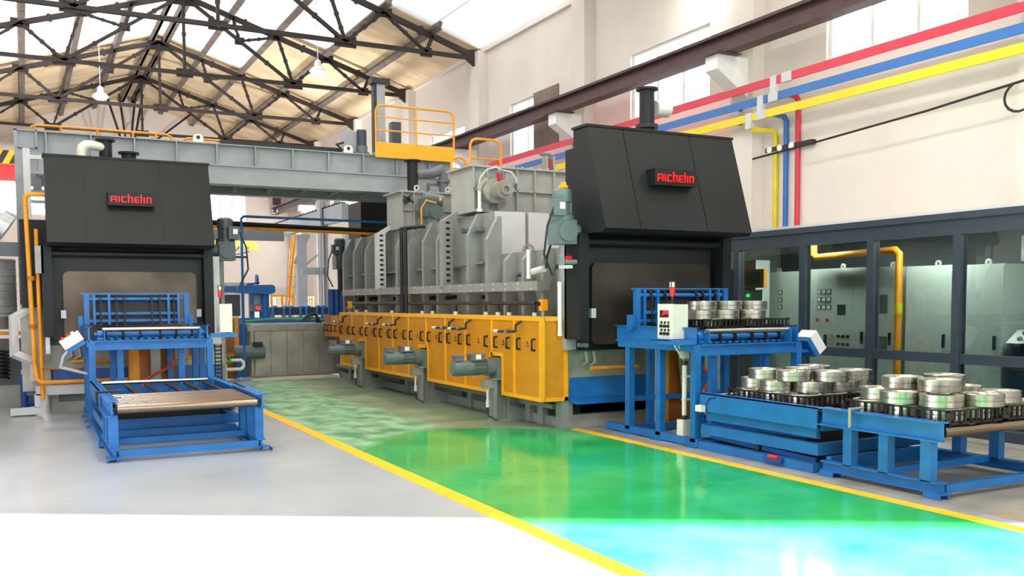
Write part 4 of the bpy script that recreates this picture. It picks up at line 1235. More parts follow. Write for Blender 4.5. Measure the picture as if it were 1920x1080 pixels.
def conveyor(O, side):
    ox, oy = O
    t = thing('roller_conveyor', 'low blue roller conveyor with brown steel rollers, %s' % ('loaded with ring trays' if side == 'right' else 'empty, at the left'), 'conveyor', (ox+1.22, oy-4.6, 0))
    P = lambda x0, x1, y0, y1, z0, z1: (ox+x0, ox+x1, oy+y0, oy+y1, z0, z1)
    def part(name, *b, mm='blue'):
        q = B()
        for k in b:
            q.bb(*P(*k))
        return q.obj(name, mm, t, smooth=False)
    ya, yb = -5.25, -3.95
    for x, s in ((0.42, 1), (2.02, -1)):
        a, b = sorted((x+s*0.02, x+s*0.034))
        c, d = sorted((x-s*0.03, x+s*0.09))
        p = part('side_rail', (a, b, ya, yb, 0.48, 0.64), (c, d, ya, yb, 0.63, 0.642), (min(x-s*0.04, x+s*0.04), max(x-s*0.04, x+s*0.04), ya, yb, 0.478, 0.49))
        bl = B()
        for k in range(7):
            bl.cyl((ox+x+s*0.05, oy+ya+0.1+k*0.18, 0.64), (ox+x+s*0.05, oy+ya+0.1+k*0.18, 0.647), 0.012, 8)
        bl.obj('bolt', 'blued', p, kind='stuff')
        e, f = sorted((x, x+s*0.09))
        for y in (ya+0.1, ya+0.53, ya+0.93):
            part('leg', (e, f, y, y+0.1, 0.13, 0.48))
        part('sill', (e, f, ya, yb, 0.125, 0.14), ((e+f)/2-0.01, (e+f)/2+0.01, ya, yb, 0.05, 0.13), (e, f, ya, yb, 0.045, 0.058))
        for y in (ya, yb-0.16):
            q = part('foot', (x-s*0.0-0.04, x+0.1 if s > 0 else x+0.04, y-0.03, y+0.13, 0.04, 0.05), (x-0.04, x-0.03, y-0.03, y+0.13, 0, 0.04), (x+0.06, x+0.07, y-0.03, y+0.13, 0, 0.04))
    part('front_bar', (0.5, 1.94, ya, ya+0.06, 0.05, 0.12))
    part('rear_bar', (0.5, 1.94, yb-0.06, yb, 0.1, 0.17))
    part('inner_bar', (0.5, 1.94, ya+0.62, ya+0.68, 0.1, 0.16))
    for k in range(8):
        y = oy+ya+0.06+k*0.168
        q = B().cyl((ox+0.5, y, 0.552), (ox+1.94, y, 0.552), 0.05, 20).obj('roller', 'brown', t)
        B().cyl((ox+0.46, y, 0.552), (ox+1.98, y, 0.552), 0.018, 8).obj('axle', 'dark', q)
    # stop lever across the left rail
    q = B().pipe([(ox+0.36, oy-4.35, 0.50), (ox+0.36, oy-4.35, 0.665), (ox+0.62, oy-4.35, 0.67)], 0.014, 8).obj('stop_lever', 'dark' if side == 'left' else 'plate', t)
    if side == 'left':
        B().bb(*P(1.97, 2.0, -4.35, -3.95, 0.65, 0.655)).obj('wear_strip', 'dark', t, smooth=False)
    return t
for O, sd in ((RO, 'right'), (LO, 'left')):
    lift_table(O, sd)
    conveyor(O, sd)

t = thing('motor_drive_box', 'dark grey lidded box bolted beside the right rail of the left lift table', 'box', (2.45, 12.1, 0.56))
B().bb(2.37, 2.56, 11.95, 12.25, 0.58, 0.66).obj('case', 'mgrey', t, smooth=False)
B().bb(2.39, 2.54, 11.97, 12.23, 0.66, 0.685).obj('lid', 'motord', t, smooth=False)
B().bb(2.352, 2.4, 12.05, 12.15, 0.5, 0.58).obj('bracket', 'blued', t, smooth=False)

# ================================================================ trays and turned rings
def tray(x0, x1, y0, y1, z0, h, label):
    t = thing('casting_tray', label, 'tray', ((x0+x1)/2, (y0+y1)/2, z0), 'cast trays of rings')
    b = B()
    n = 6
    for k in range(n):
        x = x0+(x1-x0-0.02)*k/(n-1)
        b.bb(x, x+0.02, y0, y1, z0, z0+0.025)
    for k in range(9):
        y = y0+(y1-y0-0.02)*k/8
        b.bb(x0, x1, y, y+0.02, z0, z0+0.022)
    b.obj('grate', 'tray', t, smooth=False)
    B().bb(x0, x1, y0, y0+0.015, z0+h-0.014, z0+h).bb(x0, x1, y1-0.015, y1, z0+h-0.014, z0+h).bb(x0, x0+0.015, y0, y1, z0+h-0.014, z0+h).bb(x1-0.015, x1, y0, y1, z0+h-0.014, z0+h).obj('top_rim', 'tray', t, smooth=False)
    n = 11
    for k in range(n):
        x = x0+(x1-x0-0.028)*k/(n-1)
        for y in (y0, y1-0.015):
            B().bb(x, x+0.024, y, y+0.012, z0+0.02, z0+h-0.01).obj('slat', 'tray', t, smooth=False)
    n = 15
    for k in range(1, n-1):
        y = y0+(y1-y0-0.028)*k/(n-1)
        for x in (x0, x1-0.015):
            B().bb(x, x+0.012, y, y+0.026, z0+0.02, z0+h-0.01).obj('slat', 'tray', t, smooth=False)
    for x in (x0, x1):
        for y in (y0, y1):
            B().cyl((x, y, z0+0.02), (x, y, z0+0.055), 0.024, 10).cyl((x, y, z0+0.07), (x, y, z0+0.11), 0.024, 10).obj('corner_lug', 'tray', t)

def ringmesh(R=0.178, h=0.106):
    r = R*0.80
    prof = [(R, 0.004), (R, h*0.44), (R-0.006, h*0.47), (R-0.006, h*0.53), (R, h*0.56), (R, h-0.004), (R-0.005, h), (r+0.012, h), (r, h-0.008), (r-0.012, h*0.62), (r-0.012, h*0.38), (r, 0.008), (r+0.012, 0), (R-0.004, 0)]
    o = B().lathe(prof, (0, 0, 0), n=44, closed=True).obj('steel_ring', 'ring')
    return o
proto = ringmesh()
first = [True]
def ring(x, y, z, label, group):
    if first[0]:
        o = proto
        first[0] = False
    else:
        o = proto.copy()
        COL.objects.link(o)
    o.location = (x, y, z)
    o.rotation_euler = (0, 0, random.uniform(0, 6.28))
    tag(o, label, 'ring', group)

# conveyor trays (near)
for i, (a, b) in enumerate(((6.73, 7.45), (7.49, 8.21))):
    tray(a, b, 5.07, 6.18, 0.605, 0.125, '%s dark cast tray of rings on the right roller conveyor' % ('near left' if i == 0 else 'far right'))
    for r, y in enumerate((5.255, 5.625, 5.995)):
        for c in range(2):
            x = a+0.18+c*0.36
            ring(x, y, 0.632, 'bottom steel ring in the %s conveyor tray, row %s, %s' % (('left', 'right')[i], ('front', 'middle', 'back')[r], ('left side', 'right side')[c]), 'rings on the roller conveyor')
for x, y, z, l in ((6.90, 5.27, .74, 'second layer steel ring at the front left of the conveyor tray'), (7.265, 5.15, .74, 'second layer steel ring at the front of the conveyor tray, right of centre'),
                   (6.85, 5.64, .74, 'second layer steel ring behind the front left one on the conveyor'), (7.64, 5.25, .74, 'second layer steel ring at the far right on the conveyor'),
                   (7.0, 5.985, .74, 'second layer steel ring at the back left corner of the conveyor stack'), (7.8, 5.74, .74, 'second layer steel ring at the back right of the conveyor stack'), (7.42, 5.8, .74, 'second layer steel ring hidden under the top ones on the conveyor'),
                   (7.09, 5.44, .848, 'top steel ring, front one of three on the conveyor stack'), (7.10, 5.835, .848, 'top steel ring, left one of three on the conveyor stack'), (7.6, 5.78, .848, 'top steel ring, back right one of three on conveyor')):
    ring(x, y, z, l, 'rings on the roller conveyor')
# lift table trays
for i, (a, b) in enumerate(((6.76, 7.48), (7.5, 8.2))):
    tray(a, b, 6.7, 7.82, 0.58, 0.12, '%s dark cast tray of rings on the right lift table' % ('near left' if i == 0 else 'far right'))
    for r, y in enumerate((6.89, 7.26, 7.63)):
        for c in range(2):
            ring(a+0.18+c*0.36, y, 0.604, 'bottom steel ring in the %s lift table tray, row %s, %s' % (('left', 'right')[i], ('front', 'middle', 'back')[r], ('left side', 'right side')[c]), 'rings on the lift table')
for x, y, z, l in ((6.98, 7.31, .712, 'second layer steel ring on the lift table, leftmost at front'), (7.17, 6.99, .712, 'second layer steel ring on the lift table, front centre'),
                   (7.53, 6.95, .712, 'second layer steel ring on the lift table, front right'), (7.05, 7.68, .712, 'second layer steel ring on the lift table, back left'), (7.88, 7.1, .712, 'second layer steel ring on the lift table, far right'), (7.55, 7.4, .712, 'second layer steel ring on the lift table, in the middle'), (7.93, 7.55, .712, 'second layer steel ring on the lift table, back right'),
                   (7.04, 7.13, .82, 'top steel ring at the front left on the lift table'), (7.33, 6.9, .82, 'top steel ring at the front centre on the lift table'), (7.69, 6.92, .82, 'top steel ring at the front right on the lift table'),
                   (7.0, 7.5, .82, 'top steel ring at the back left on the lift table'), (7.42, 7.4, .82, 'top steel ring in the centre on the lift table'), (7.8, 7.6, .82, 'top steel ring at the back right on the lift table')):
    ring(x, y, z, l, 'rings on the lift table')
# trays up on the stand
for i, (a, b) in enumerate(((6.94, 7.56), (7.6, 8.2))):
    tray(a, b, 8.42, 9.3, 1.332, 0.1, '%s dark cast tray high on the right blue stand' % ('left' if i == 0 else 'right'))
for x, y, z, l in ((7.02, 8.62, 1.432, 'lower steel ring on the stand trays, left behind the control box'), (7.40, 8.64, 1.432, 'lower steel ring on the stand trays, in the middle'), (7.80, 8.62, 1.432, 'lower steel ring on the stand trays, at the right'),
                   (7.14, 8.74, 1.54, 'top steel ring on the stand trays, at the left'), (7.55, 8.76, 1.54, 'top steel ring on the stand trays, in the middle'), (7.93, 8.74, 1.54, 'top steel ring on the stand trays, at the right'),
                   (7.2, 9.05, 1.432, 'rear lower steel ring on the stand trays, at left'), (7.6, 9.05, 1.432, 'rear lower steel ring on the stand trays, in the middle'), (7.98, 9.02, 1.432, 'rear lower steel ring on the stand trays, at right'),
                   (6.82+0.3, 8.62, 1.336, 'bottom steel ring in the left stand tray'), (7.78, 8.62, 1.336, 'bottom steel ring in the right stand tray')):
    ring(x, y, z, l, 'rings on the stand trays')

# ================================================================ glass partition and the control room behind it
PX = 9.84
t = thing('glass_partition', 'slate framed glass partition wall of the control room on the right', 'partition', (PX, 8, 0))
py = [12.4, 11.2, 9.82, 8.62, 7.34, 6.05, 4.8]
B().bb(PX, PX+0.1, py[-1], py[0], 2.42, 2.67).obj('header', 'frame', t, smooth=False)
B().bb(PX-0.03, PX, py[-1], py[0], 2.60, 2.68).obj('header_cap', 'frame', t, smooth=False)
for y in py:
    B().bb(PX-0.015, PX+0.1, y-0.055, y+0.055, 0.02, 2.42).obj('mullion', 'frame', t, smooth=False)
for a, b in zip(py[1:], py[:-1]):
    B().bb(PX, PX+0.09, a+0.055, b-0.055, 0.88, 1.0).obj('mid_rail', 'frame', t, smooth=False)
    B().bb(PX, PX+0.09, a+0.055, b-0.055, 0.02, 0.14).obj('bottom_rail', 'frame', t, smooth=False)
    B().bb(PX+0.04, PX+0.048, a+0.055, b-0.055, 1.0, 2.42).obj('pane', 'glass', t, smooth=False)
    B().bb(PX+0.04, PX+0.048, a+0.055, b-0.055, 0.14, 0.88).obj('pane', 'glass', t, smooth=False)
t = thing('control_room_shell', 'grey ceiling and end walls of the glazed control room', 'room', (11, 8, 0))
B().bb(PX, XR, 4.6, 12.5, 2.67, 2.72).obj('ceiling_panel', 'lgrey', t, smooth=False)
B().bb(PX, XR, 12.42, 12.5, 0, 2.67).bb(PX, XR, 4.6, 4.68, 0, 2.67).obj('end_wall', 'cab', t, smooth=False)
B().bb(11.9, 11.95, 4.7, 12.4, 0.0, 2.6).obj('back_lining', 'mgrey', t, smooth=False)
for y in (6.2, 8.3, 10.4):
    tl = thing('ceiling_light', 'strip light under the control room ceiling, %s' % {6.2: 'near', 8.3: 'middle', 10.4: 'far'}[y], 'lamp', (10.6, y, 2.65), 'control room strip lights')
    B().bb(10.5, 10.7, y-0.5, y+0.5, 2.62, 2.67).obj('housing', 'white', tl, smooth=False)
    B().bb(10.53, 10.67, y-0.48, y+0.48, 2.61, 2.62).obj('diffuser', 'lamp', tl, smooth=False)
    ld = bpy.data.lights.new('strip_light', 'AREA')
    ld.shape = 'RECTANGLE'
    ld.size, ld.size_y = 0.14, 0.96
    ld.energy = 55
    lo = bpy.data.objects.new('strip_light', ld)
    COL.objects.link(lo)
    lo.parent = tl
    lo.location = (0, 0, -0.05)
CX = 10.95
def cabinet(y0, y1, h, label, kind):
    t = thing('switch_cabinet', label, 'cabinet', (CX+0.3, (y0+y1)/2, 0), 'switch cabinets in the control room')
    B().bb(CX+0.02, CX+0.6, y0+0.004, y1-0.004, 0.05, h).obj('body', 'cab', t, smooth=False)
    B().bb(CX+0.04, CX+0.6, y0+0.01, y1-0.01, 0, 0.05).obj('plinth', 'mgrey', t, smooth=False)
    d = B().bb(CX, CX+0.02, y0+0.01, y1-0.01, 0.08, h-0.02).obj('door', 'cab', t, smooth=False)
    B().bb(CX-0.03, CX, y0+0.09, y0+0.12, 1.0, 1.18).obj('handle', 'dark', d, smooth=False)
    L = B().lathe([(0.02, -0.008), (0.05, -0.008), (0.05, 0.008), (0.02, 0.008)], (CX+0.2, (y0+y1)/2, h+0.03), 'x', 14, True).obj('lifting_eye', 'lgrey', t)
    yc = (y0+y1)/2
    if 'm' in kind:
        n = 3 if 'b' in kind else 1
        for r in range(3):
            for c in range(n):
                yy = yc+0.28-c*0.1 if n == 3 else yc-0.25
                m = B().bb(CX-0.012, CX, yy-0.036, yy+0.036, 1.5+r*0.12, 1.575+r*0.12).obj('meter', 'dark', d, smooth=False)
                B().bb(CX-0.014, CX-0.012, yy-0.026, yy+0.026, 1.51+r*0.12, 1.565+r*0.12).obj('meter_face', 'white', m, smooth=False)
    if 'r' in kind:
        for c in range(2):
            yy = yc+0.3-c*0.2
            B().cyl((CX-0.03, yy, 1.34), (CX, yy, 1.34), 0.025, 12).obj('pilot_lamp', 'red', d)
    if 'k' in kind:
        for r in range(2):
            for c in range(3):
                yy = yc-0.12-c*0.09
                B().cyl((CX-0.03, yy, 0.98+r*0.12), (CX, yy, 0.98+r*0.12), 0.022, 12).obj('selector_knob', 'dark', d)
        B().cyl((CX-0.03, yc+0.0, 1.1), (CX, yc+0.0, 1.1), 0.03, 12).obj('selector_knob', 'orange', d)
        B().bb(CX-0.03, CX, yc+0.12, yc+0.16, 0.95, 1.12).obj('handle', 'dark', d, smooth=False)
        B().bb(CX-0.004, CX, yc-0.24, yc-0.08, 1.42, 1.58).obj('notice_plate', 'frame', d, smooth=False)
    if 'w' in kind:
        B().bb(CX-0.004, CX, yc-0.08, yc+0.06, 1.45, 1.72).obj('window_plate', 'mgrey', d, smooth=False)
        B().bb(CX-0.004, CX, yc-0.08, yc+0.06, 0.85, 1.12).obj('window_plate', 'mgrey', d, smooth=False)
cabinet(11.0, 12.3, 2.11, 'pale cabinet with one column of meters, leftmost behind the partition glass', 'mr')
cabinet(9.62, 10.95, 2.13, 'pale cabinet with nine square meters and a row of knobs', 'mbrk')
cabinet(9.12, 9.6, 2.12, 'narrow pale cabinet with two grey window plates', 'w')
cabinet(8.24, 8.98, 2.11, 'plain pale cabinet right of the orange pipe behind glass', '')
cabinet(7.5, 8.22, 2.10, 'plain pale cabinet next to the dark corner behind glass', '')
t = thing('operator_terminal', 'orange framed operator screen with green pilot light behind glass', 'terminal', (10.4, 11.3, 0.9))
B().bb(10.5, 10.8, 11.5, 11.95, 0.05, 2.3).obj('cabinet_body', 'cab', t, smooth=False)
B().bb(10.44, 10.5, 11.25, 11.85, 1.85, 2.15).obj('screen_frame', 'orange', t, smooth=False)
B().bb(10.43, 10.44, 11.31, 11.79, 1.9, 2.1).obj('screen', 'mgrey', t, smooth=False)
B().bb(10.46, 10.5, 11.3, 11.8, 1.35, 1.82).obj('lower_panel', 'cab', t, smooth=False)
B().cyl((10.43, 11.62, 1.73), (10.46, 11.62, 1.73), 0.025, 12).obj('green_lamp', 'ledgreen', t)
t = thing('orange_gas_pipe', 'orange pipe bending over and down between cabinets behind the glass', 'pipe', (10.8, 9.05, 0.1))
B().pipe([(10.75, 10.5, 2.66), (10.75, 10.5, 2.36), (10.75, 10.44, 2.3), (10.75, 9.0, 2.34), (10.75, 8.93, 2.28), (10.75, 8.93, 0.02)], 0.05, 12).obj('pipe', 'orange', t)
B().cyl((10.75, 8.93, 1.45), (10.75, 8.93, 1.6), 0.056, 12).obj('label_band', 'byel', t)
t = thing('air_conditioner', 'white wall air conditioner at the right edge behind glass', 'air conditioner', (11.6, 7.1, 2.2))
B().bb(11.65, 11.9, 6.3, 7.75, 2.15, 2.48).obj('case', 'white', t, smooth=False)
B().bb(11.64, 11.65, 7.5, 7.65, 2.38, 2.44).obj('badge', 'dark', t, smooth=False)
t = thing('operator_desk', 'dark desk with sloped switch panel behind glass at the right', 'desk', (10.9, 6.8, 0))
B().bb(10.9, 11.4, 6.0, 7.35, 0, 1.1).obj('body', 'frame', t, smooth=False)
B().prism([(10.86, 1.1), (11.15, 1.1), (11.15, 1.26), (11.1, 1.26)], 'y', 6.0, 7.4).obj('sloped_panel', 'panelw', t, smooth=False)
for r in range(2):
    for c in range(6):
        y = 7.25-c*0.18
        x = 10.93+r*0.1
        B().cyl((x, y, 1.14+r*0.07), (x-0.02, y, 1.17+r*0.07), 0.03, 12).obj('knob', 'mgrey', t)
t = thing('gas_riser', 'orange gas riser and grey conduit at the left end of the glass partition', 'pipes', (9.6, 10.6, 0.6))
B().pipe([(9.6, 11.4, 0.1), (9.6, 11.4, 2.35), (9.6, 11.2, 2.4)], 0.03, 8).obj('pipe', 'orange', t)
B().pipe([(9.55, 11.25, 0.1), (9.55, 11.25, 1.05)], 0.025, 8).obj('conduit', 'plate', t)

# ================================================================ grey gantry across the furnaces
GYF = 17.75
t = thing('gantry_bridge', 'grey steel gantry bridge spanning both furnaces with stiffened web', 'gantry', (4.0, 18.6, 0))
gx0, gx1 = -0.05, 8.0
ZT, ZM, ZB = 4.58, 4.20, 3.86
B().bb(gx0, gx1, GYF, GYF+0.25, ZT-0.02, ZT).obj('top_flange', 'grey2', t, smooth=False)
B().bb(gx0, gx1, GYF+0.1, GYF+0.13, ZM, ZT-0.02).obj('upper_web', 'grey2', t, smooth=False)
B().bb(gx0, gx1, GYF-0.02, GYF+0.28, ZM-0.025, ZM).obj('middle_flange', 'grey2', t, smooth=False)
B().bb(0.3, gx1, GYF+0.02, GYF+0.05, ZB, ZM-0.025).obj('lower_web', 'grey2', t, smooth=False)
B().bb(0.3, gx1, GYF-0.06, GYF+0.28, ZB-0.02, ZB).obj('bottom_flange', 'grey2', t, smooth=False)
for k in range(11):
    x = 0.43+k*0.701
    B().bb(x-0.012, x+0.012, GYF, GYF+0.1, ZM, ZT-0.02).obj('stiffener', 'grey2', t, smooth=False)
B().bb(gx0, gx1, GYF+1.6, GYF+1.85, ZB-0.02, ZT).obj('rear_girder', 'grey2', t, smooth=False)
for k in range(12):
    x = 0.5+k*0.66
    B().bb(x, x+0.05, GYF+0.28, GYF+1.6, ZB+0.05, ZB+0.17).obj('cross_member', 'grey2', t, smooth=False)
    B().prism([(x-0.2, ZB-0.1), (x-0.16, ZB-0.1), (x+0.0, ZB+0.05), (x-0.04, ZB+0.05)], 'y', GYF+0.4, GYF+0.46).obj('bracket', 'mgrey', t, smooth=False)
B().bb(0.3, gx1, GYF+0.3, GYF+1.6, ZB+0.17, ZB+0.19).obj('deck', 'mgrey', t, smooth=False)
B().bb(-0.05, 0.0, GYF, GYF+0.3, 0, ZT).bb(0.0, 0.3, GYF+0.05, GYF+0.08, ZM-0.3, ZT).bb(0.0, 0.3, GYF, GYF+0.3, ZT-0.3, ZT-0.28).bb(0.27, 0.3, GYF, GYF+0.3, ZT-0.3, ZT).obj('end_box', 'grey2', t, smooth=False)
B().bb(-0.05, 0.12, GYF-0.05, GYF+0.25, 0, ZT-0.35).obj('column', 'grey2', t, smooth=False)
B().bb(7.6, 7.9, GYF, GYF+0.3, 3.0, ZB).obj('column', 'grey2', t, smooth=False)
for x in (0.1, 0.14):
    pass
for x in (2.92, 5.75):
    q = B().prism([(x-0.09, ZT), (x+0.09, ZT), (x+0.09, ZT+0.1), (x+0.05, ZT+0.15), (x-0.05, ZT+0.15), (x-0.09, ZT+0.1)], 'y', GYF+0.05, GYF+0.08).obj('lifting_lug', 'white', t, smooth=False)
    B().cyl((x, GYF+0.045, ZT+0.09), (x, GYF+0.05, ZT+0.09), 0.035, 14).obj('eye', 'dark', q)
B().bb(3.4, 5.9, GYF+0.5, GYF+0.6, ZT, ZT+0.16).obj('cable_duct', 'dark', t, smooth=False)
# cable ladder and channel at the left column
t = thing('cable_ladder', 'light grey cable ladder climbing beside the left gantry column', 'cable ladder', (0.2, 17.0, 0))
B().bb(0.07, 0.17, 16.9, 17.0, 2.2, 4.15).obj('channel', 'lgrey', t, smooth=False)
B().bb(0.36, 0.42, 16.9, 17.0, 2.6, 4.0).obj('rail', 'lgrey', t, smooth=False)
B().bb(0.17, 0.42, 16.9, 17.0, 3.98, 4.05).obj('head', 'lgrey', t, smooth=False)
for z in (3.75, 3.45, 3.28, 2.9, 2.68, 2.62):
    B().bb(0.17, 0.36, 16.93, 16.97, z, z+0.05).obj('rung', 'grey2', t, smooth=False)
B().bb(0.2, 0.33, 16.9, 16.96, 3.5, 3.68).obj('bracket', 'mgrey', t, smooth=False)
# orange hand rails on top of the gantry
def railing(t, x0, x1, y, z0, h, mids, posts, r=0.022, m='orange'):
    rr = 0.12
    B().pipe([(x0, y, z0), (x0, y, z0+h-rr), (x0+rr*0.3, y, z0+h-rr*0.3), (x0+rr, y, z0+h), (x1-rr, y, z0+h), (x1-rr*0.3, y, z0+h-rr*0.3), (x1, y, z0+h-rr), (x1, y, z0)], r, 8).obj('hoop', m, t)
    for f in mids:
        B().pipe([(x0, y, z0+h*f), (x1, y, z0+h*f)], r*0.7, 8).obj('mid_rail', m, t)
    for x in posts:
        B().pipe([(x, y, z0), (x, y, z0+h)], r, 8).obj('post', m, t)
t = thing('guard_rail', 'low orange hand rail along the left half of the gantry top', 'railing', (1.2, 18.6, ZT))
railing(t, 0.2, 2.6, GYF+0.9, ZT, 0.24, (), (0.7, 1.3, 1.9, 2.3))
t = thing('guard_rail', 'short orange hand rail beside the white lifting lug', 'railing', (3.3, 18.6, ZT))
railing(t, 2.75, 4.2, GYF+0.9, ZT, 0.2, (), (3.1,))
t = thing('service_platform', 'yellow railed service platform on the right end of the gantry', 'platform', (7.1, 17.8, ZT-0.05))
B().bb(6.25, 7.97, GYF-0.1, GYF-0.08, ZT-0.06, ZT+0.24).obj('toe_board', 'yel', t, smooth=False)
B().bb(6.25, 7.97, GYF-0.08, GYF+1.5, ZT, ZT+0.04).obj('deck', 'grey2', t, smooth=False)
railing(t, 6.27, 7.95, GYF-0.09, ZT+0.2, 0.76, (0.36, 0.7), (7.12,), m='orange')
for y in (GYF+0.7, GYF+1.5):
    pass
t = thing('hoist_mast', 'tall grey lifting mast behind the yellow railed platform', 'mast', (6.8, 18.8, ZT))
B().bb(6.6, 6.66, 18.7, 18.85, ZT, 6.25).obj('dark_rail', 'dark', t, smooth=False)
B().bb(6.67, 6.85, 18.7, 18.85, ZT, 6.2).obj('column', 'grey2', t, smooth=False)
B().bb(6.55, 6.95, 18.65, 18.9, 6.2, 6.32).obj('head', 'dark', t, smooth=False)
B().bb(7.0, 7.2, 18.7, 18.9, 4.9, 5.45).obj('drive_box', 'frame', t, smooth=False)
t = thing('hoist_motor', 'grey gear motor standing on the gantry left of the platform', 'motor', (6.0, 18.2, ZT))
B().bb(5.75, 6.02, 18.1, 18.3, ZT+0.02, ZT+0.48).obj('gear_case', 'grey2', t, smooth=False)
B().cyl((6.12, 18.1, ZT+0.2), (6.12, 18.1, ZT+0.52), 0.1, 16).obj('motor', 'frame', t)
B().cyl((6.12, 18.1, ZT), (6.12, 18.1, ZT+0.2), 0.12, 14).bb(5.8, 6.25, 18.0, 18.25, ZT, ZT+0.08).obj('base', 'mgrey', t)
B().pipe([(5.75, 18.1, ZT+0.25), (5.6, 18.08, ZT+0.2), (5.7, 18.05, ZT+0.1), (5.9, 18.0, ZT+0.12)], 0.02, 6).obj('cable', 'dark', t)
t = thing('guard_rail', 'yellow hoop railing on the near roof chamber of the furnace', 'railing', (7.3, 15.0, 3.8))
railing(t, 7.02, 7.62, 14.9, 3.83, 0.68, (0.5,), (), m='orange')
t = thing('guard_rail', 'low yellow hoop railing at the left edge of near roof chamber', 'railing', (6.75, 15.6, 3.8))
railing(t, 6.97, 7.27, 15.6, 3.78, 0.5, (0.6,), (), m='orange')
t = thing('limit_switch_post', 'grey switch post on the roof chamber left of the black hood', 'switch', (8.0, 13.9, 3.83))
B().bb(7.92, 7.96, 13.8, 13.95, 3.83, 4.12).bb(8.06, 8.1, 13.8, 13.95, 3.83, 4.12).obj('bracket', 'plate', t, smooth=False)
B().cyl((8.01, 13.88, 3.85), (8.01, 13.88, 4.08), 0.035, 10).obj('switch', 'red', t)
B().cyl((7.85, 13.88, 4.15), (8.05, 13.88, 4.15), 0.03, 8).obj('cylinder', 'motorg', t)

# ================================================================ between the furnaces
t = thing('wash_tank', 'stainless steel tank with seamed panels between the two furnaces', 'tank', (5.3, 20.8, 0))
B().bb(4.3, 6.5, 20.3, 22.3, 0.06, 1.2).obj('body', 'stainless', t, smooth=False)
for k in range(6):
    x = 4.36+k*0.36
    B().bb(x+0.012, x+0.348, 20.27, 20.3, 0.1, 1.04).obj('panel', 'stainless', t, smooth=False)
B().bb(4.25, 6.55, 20.25, 20.35, 1.05, 1.17).obj('top_rail', 'plate', t, smooth=False)
B().cyl((4.33, 20.27, 0.1), (4.33, 20.27, 1.05), 0.06, 12).obj('corner_tube', 'stainless', t)
t = thing('tank_drive_motor', 'grey green motor jutting out left of the stainless tank', 'motor', (4.2, 20.0, 0.55))
B().cyl((3.9, 20.1, 0.62), (4.55, 20.1, 0.6), 0.14, 18).obj('motor', 'motor', t)
B().bb(4.3, 4.5, 20.0, 20.1, 0.74, 0.82).obj('terminal_box', 'dark', t, smooth=False)
B().bb(3.95, 4.02, 20.0, 20.3, 0.0, 0.5).obj('bracket', 'blued', t, smooth=False)
t = thing('orange_cover', 'tall orange cover panel between left stand and stainless tank', 'cover', (3.8, 20.4, 0))
B().bb(3.42, 4.07, 20.5, 20.6, 0.02, 1.32).obj('panel', 'orangeb', t, smooth=False)
B().bb(4.0, 4.09, 20.45, 20.6, 0, 1.35).bb(3.42, 4.09, 20.46, 20.6, 1.3, 1.35).obj('frame', 'orange', t, smooth=False)
t = thing('dark_blue_post', 'dark blue steel post left of the stainless tank', 'post', (4.15, 20.7, 0))
B().bb(4.11, 4.27, 20.55, 20.8, 0, 1.2).obj('post', 'blued', t, smooth=False)
t = thing('white_pipework', 'white plastic pipes with green valve before the orange cover', 'pipes', (3.6, 18.8, 0))
B().pipe([(3.2, 18.9, 0.62), (3.44, 18.9, 0.62), (3.5, 18.9, 0.56), (3.5, 18.9, 0.02)], 0.04, 10).obj('pipe', 'pvc', t)
B().pipe([(3.38, 18.85, 0.02), (3.38, 18.85, 0.3), (3.42, 18.85, 0.34), (3.8, 18.85, 0.34), (3.85, 18.85, 0.39), (3.85, 18.85, 0.47), (3.8, 18.85, 0.52), (3.6, 18.85, 0.52)], 0.032, 10).obj('pipe', 'pvc', t)
p = B().cyl((3.2, 18.85, 0.48), (3.65, 18.85, 0.5), 0.03, 10).cyl((3.58, 18.85, 0.5), (3.58, 18.85, 0.6), 0.03, 10).obj('valve', 'green', t)
B().bb(3.5, 3.66, 18.8, 18.9, 0.6, 0.66).obj('valve_handle', 'orangeb', p, smooth=False)
t = thing('blue_water_pipe', 'thin blue pipe rising and crossing over to the furnace', 'pipe', (3.95, 19.0, 0))
B().pipe([(3.9, 19.0, 0), (3.9, 19.0, 3.33), (3.95, 19.0, 3.38), (7.3, 19.0, 3.36)], 0.026, 8).obj('pipe', 'blue', t)
B().bb(3.75, 4.0, 18.99, 19.05, 2.55, 2.59).obj('bracket', 'dark', t, smooth=False)
t = thing('crossing_pipes', 'black and orange pipes crossing between the furnaces under the gantry', 'pipes', (5, 19.2, 3.1))
B().pipe([(3.1, 19.2, 3.28), (7.0, 19.2, 3.2)], 0.028, 8).pipe([(3.1, 19.3, 3.24), (7.0, 19.3, 3.16)], 0.028, 8).obj('pipe', 'dark', t)
B().pipe([(3.1, 19.25, 3.18), (7.0, 19.25, 3.12)], 0.03, 8).obj('pipe', 'orange', t)
t = thing('charging_machine', 'blue charging machine on rails behind the stainless tank', 'machine', (5.2, 22.4, 1.2))
B().bb(3.9, 6.9, 22.4, 22.6, 1.22, 1.3).obj('rail', 'blue', t, smooth=False)
B().bb(3.9, 6.9, 21.3, 21.4, 1.2, 1.32).obj('rail', 'blue', t, smooth=False)
B().bb(4.0, 4.35, 21.9, 22.2, 1.9, 2.05).obj('arm', 'blue', t, smooth=False)
B().prism([(4.4, 1.88), (5.15, 1.86), (5.24, 1.9), (5.24, 2.04), (5.18, 2.08), (4.4, 2.06)], 'y', 21.9, 22.2).obj('arm', 'blue', t, smooth=False)
B().cyl((5.03, 22.05, 1.3), (5.03, 22.05, 1.88), 0.1, 14).cyl((5.03, 22.05, 1.3), (5.03, 22.05, 1.5), 0.14, 14).obj('column', 'blue', t)
B().bb(4.66, 4.76, 21.95, 22.1, 1.3, 1.88).obj('column', 'blue', t, smooth=False)
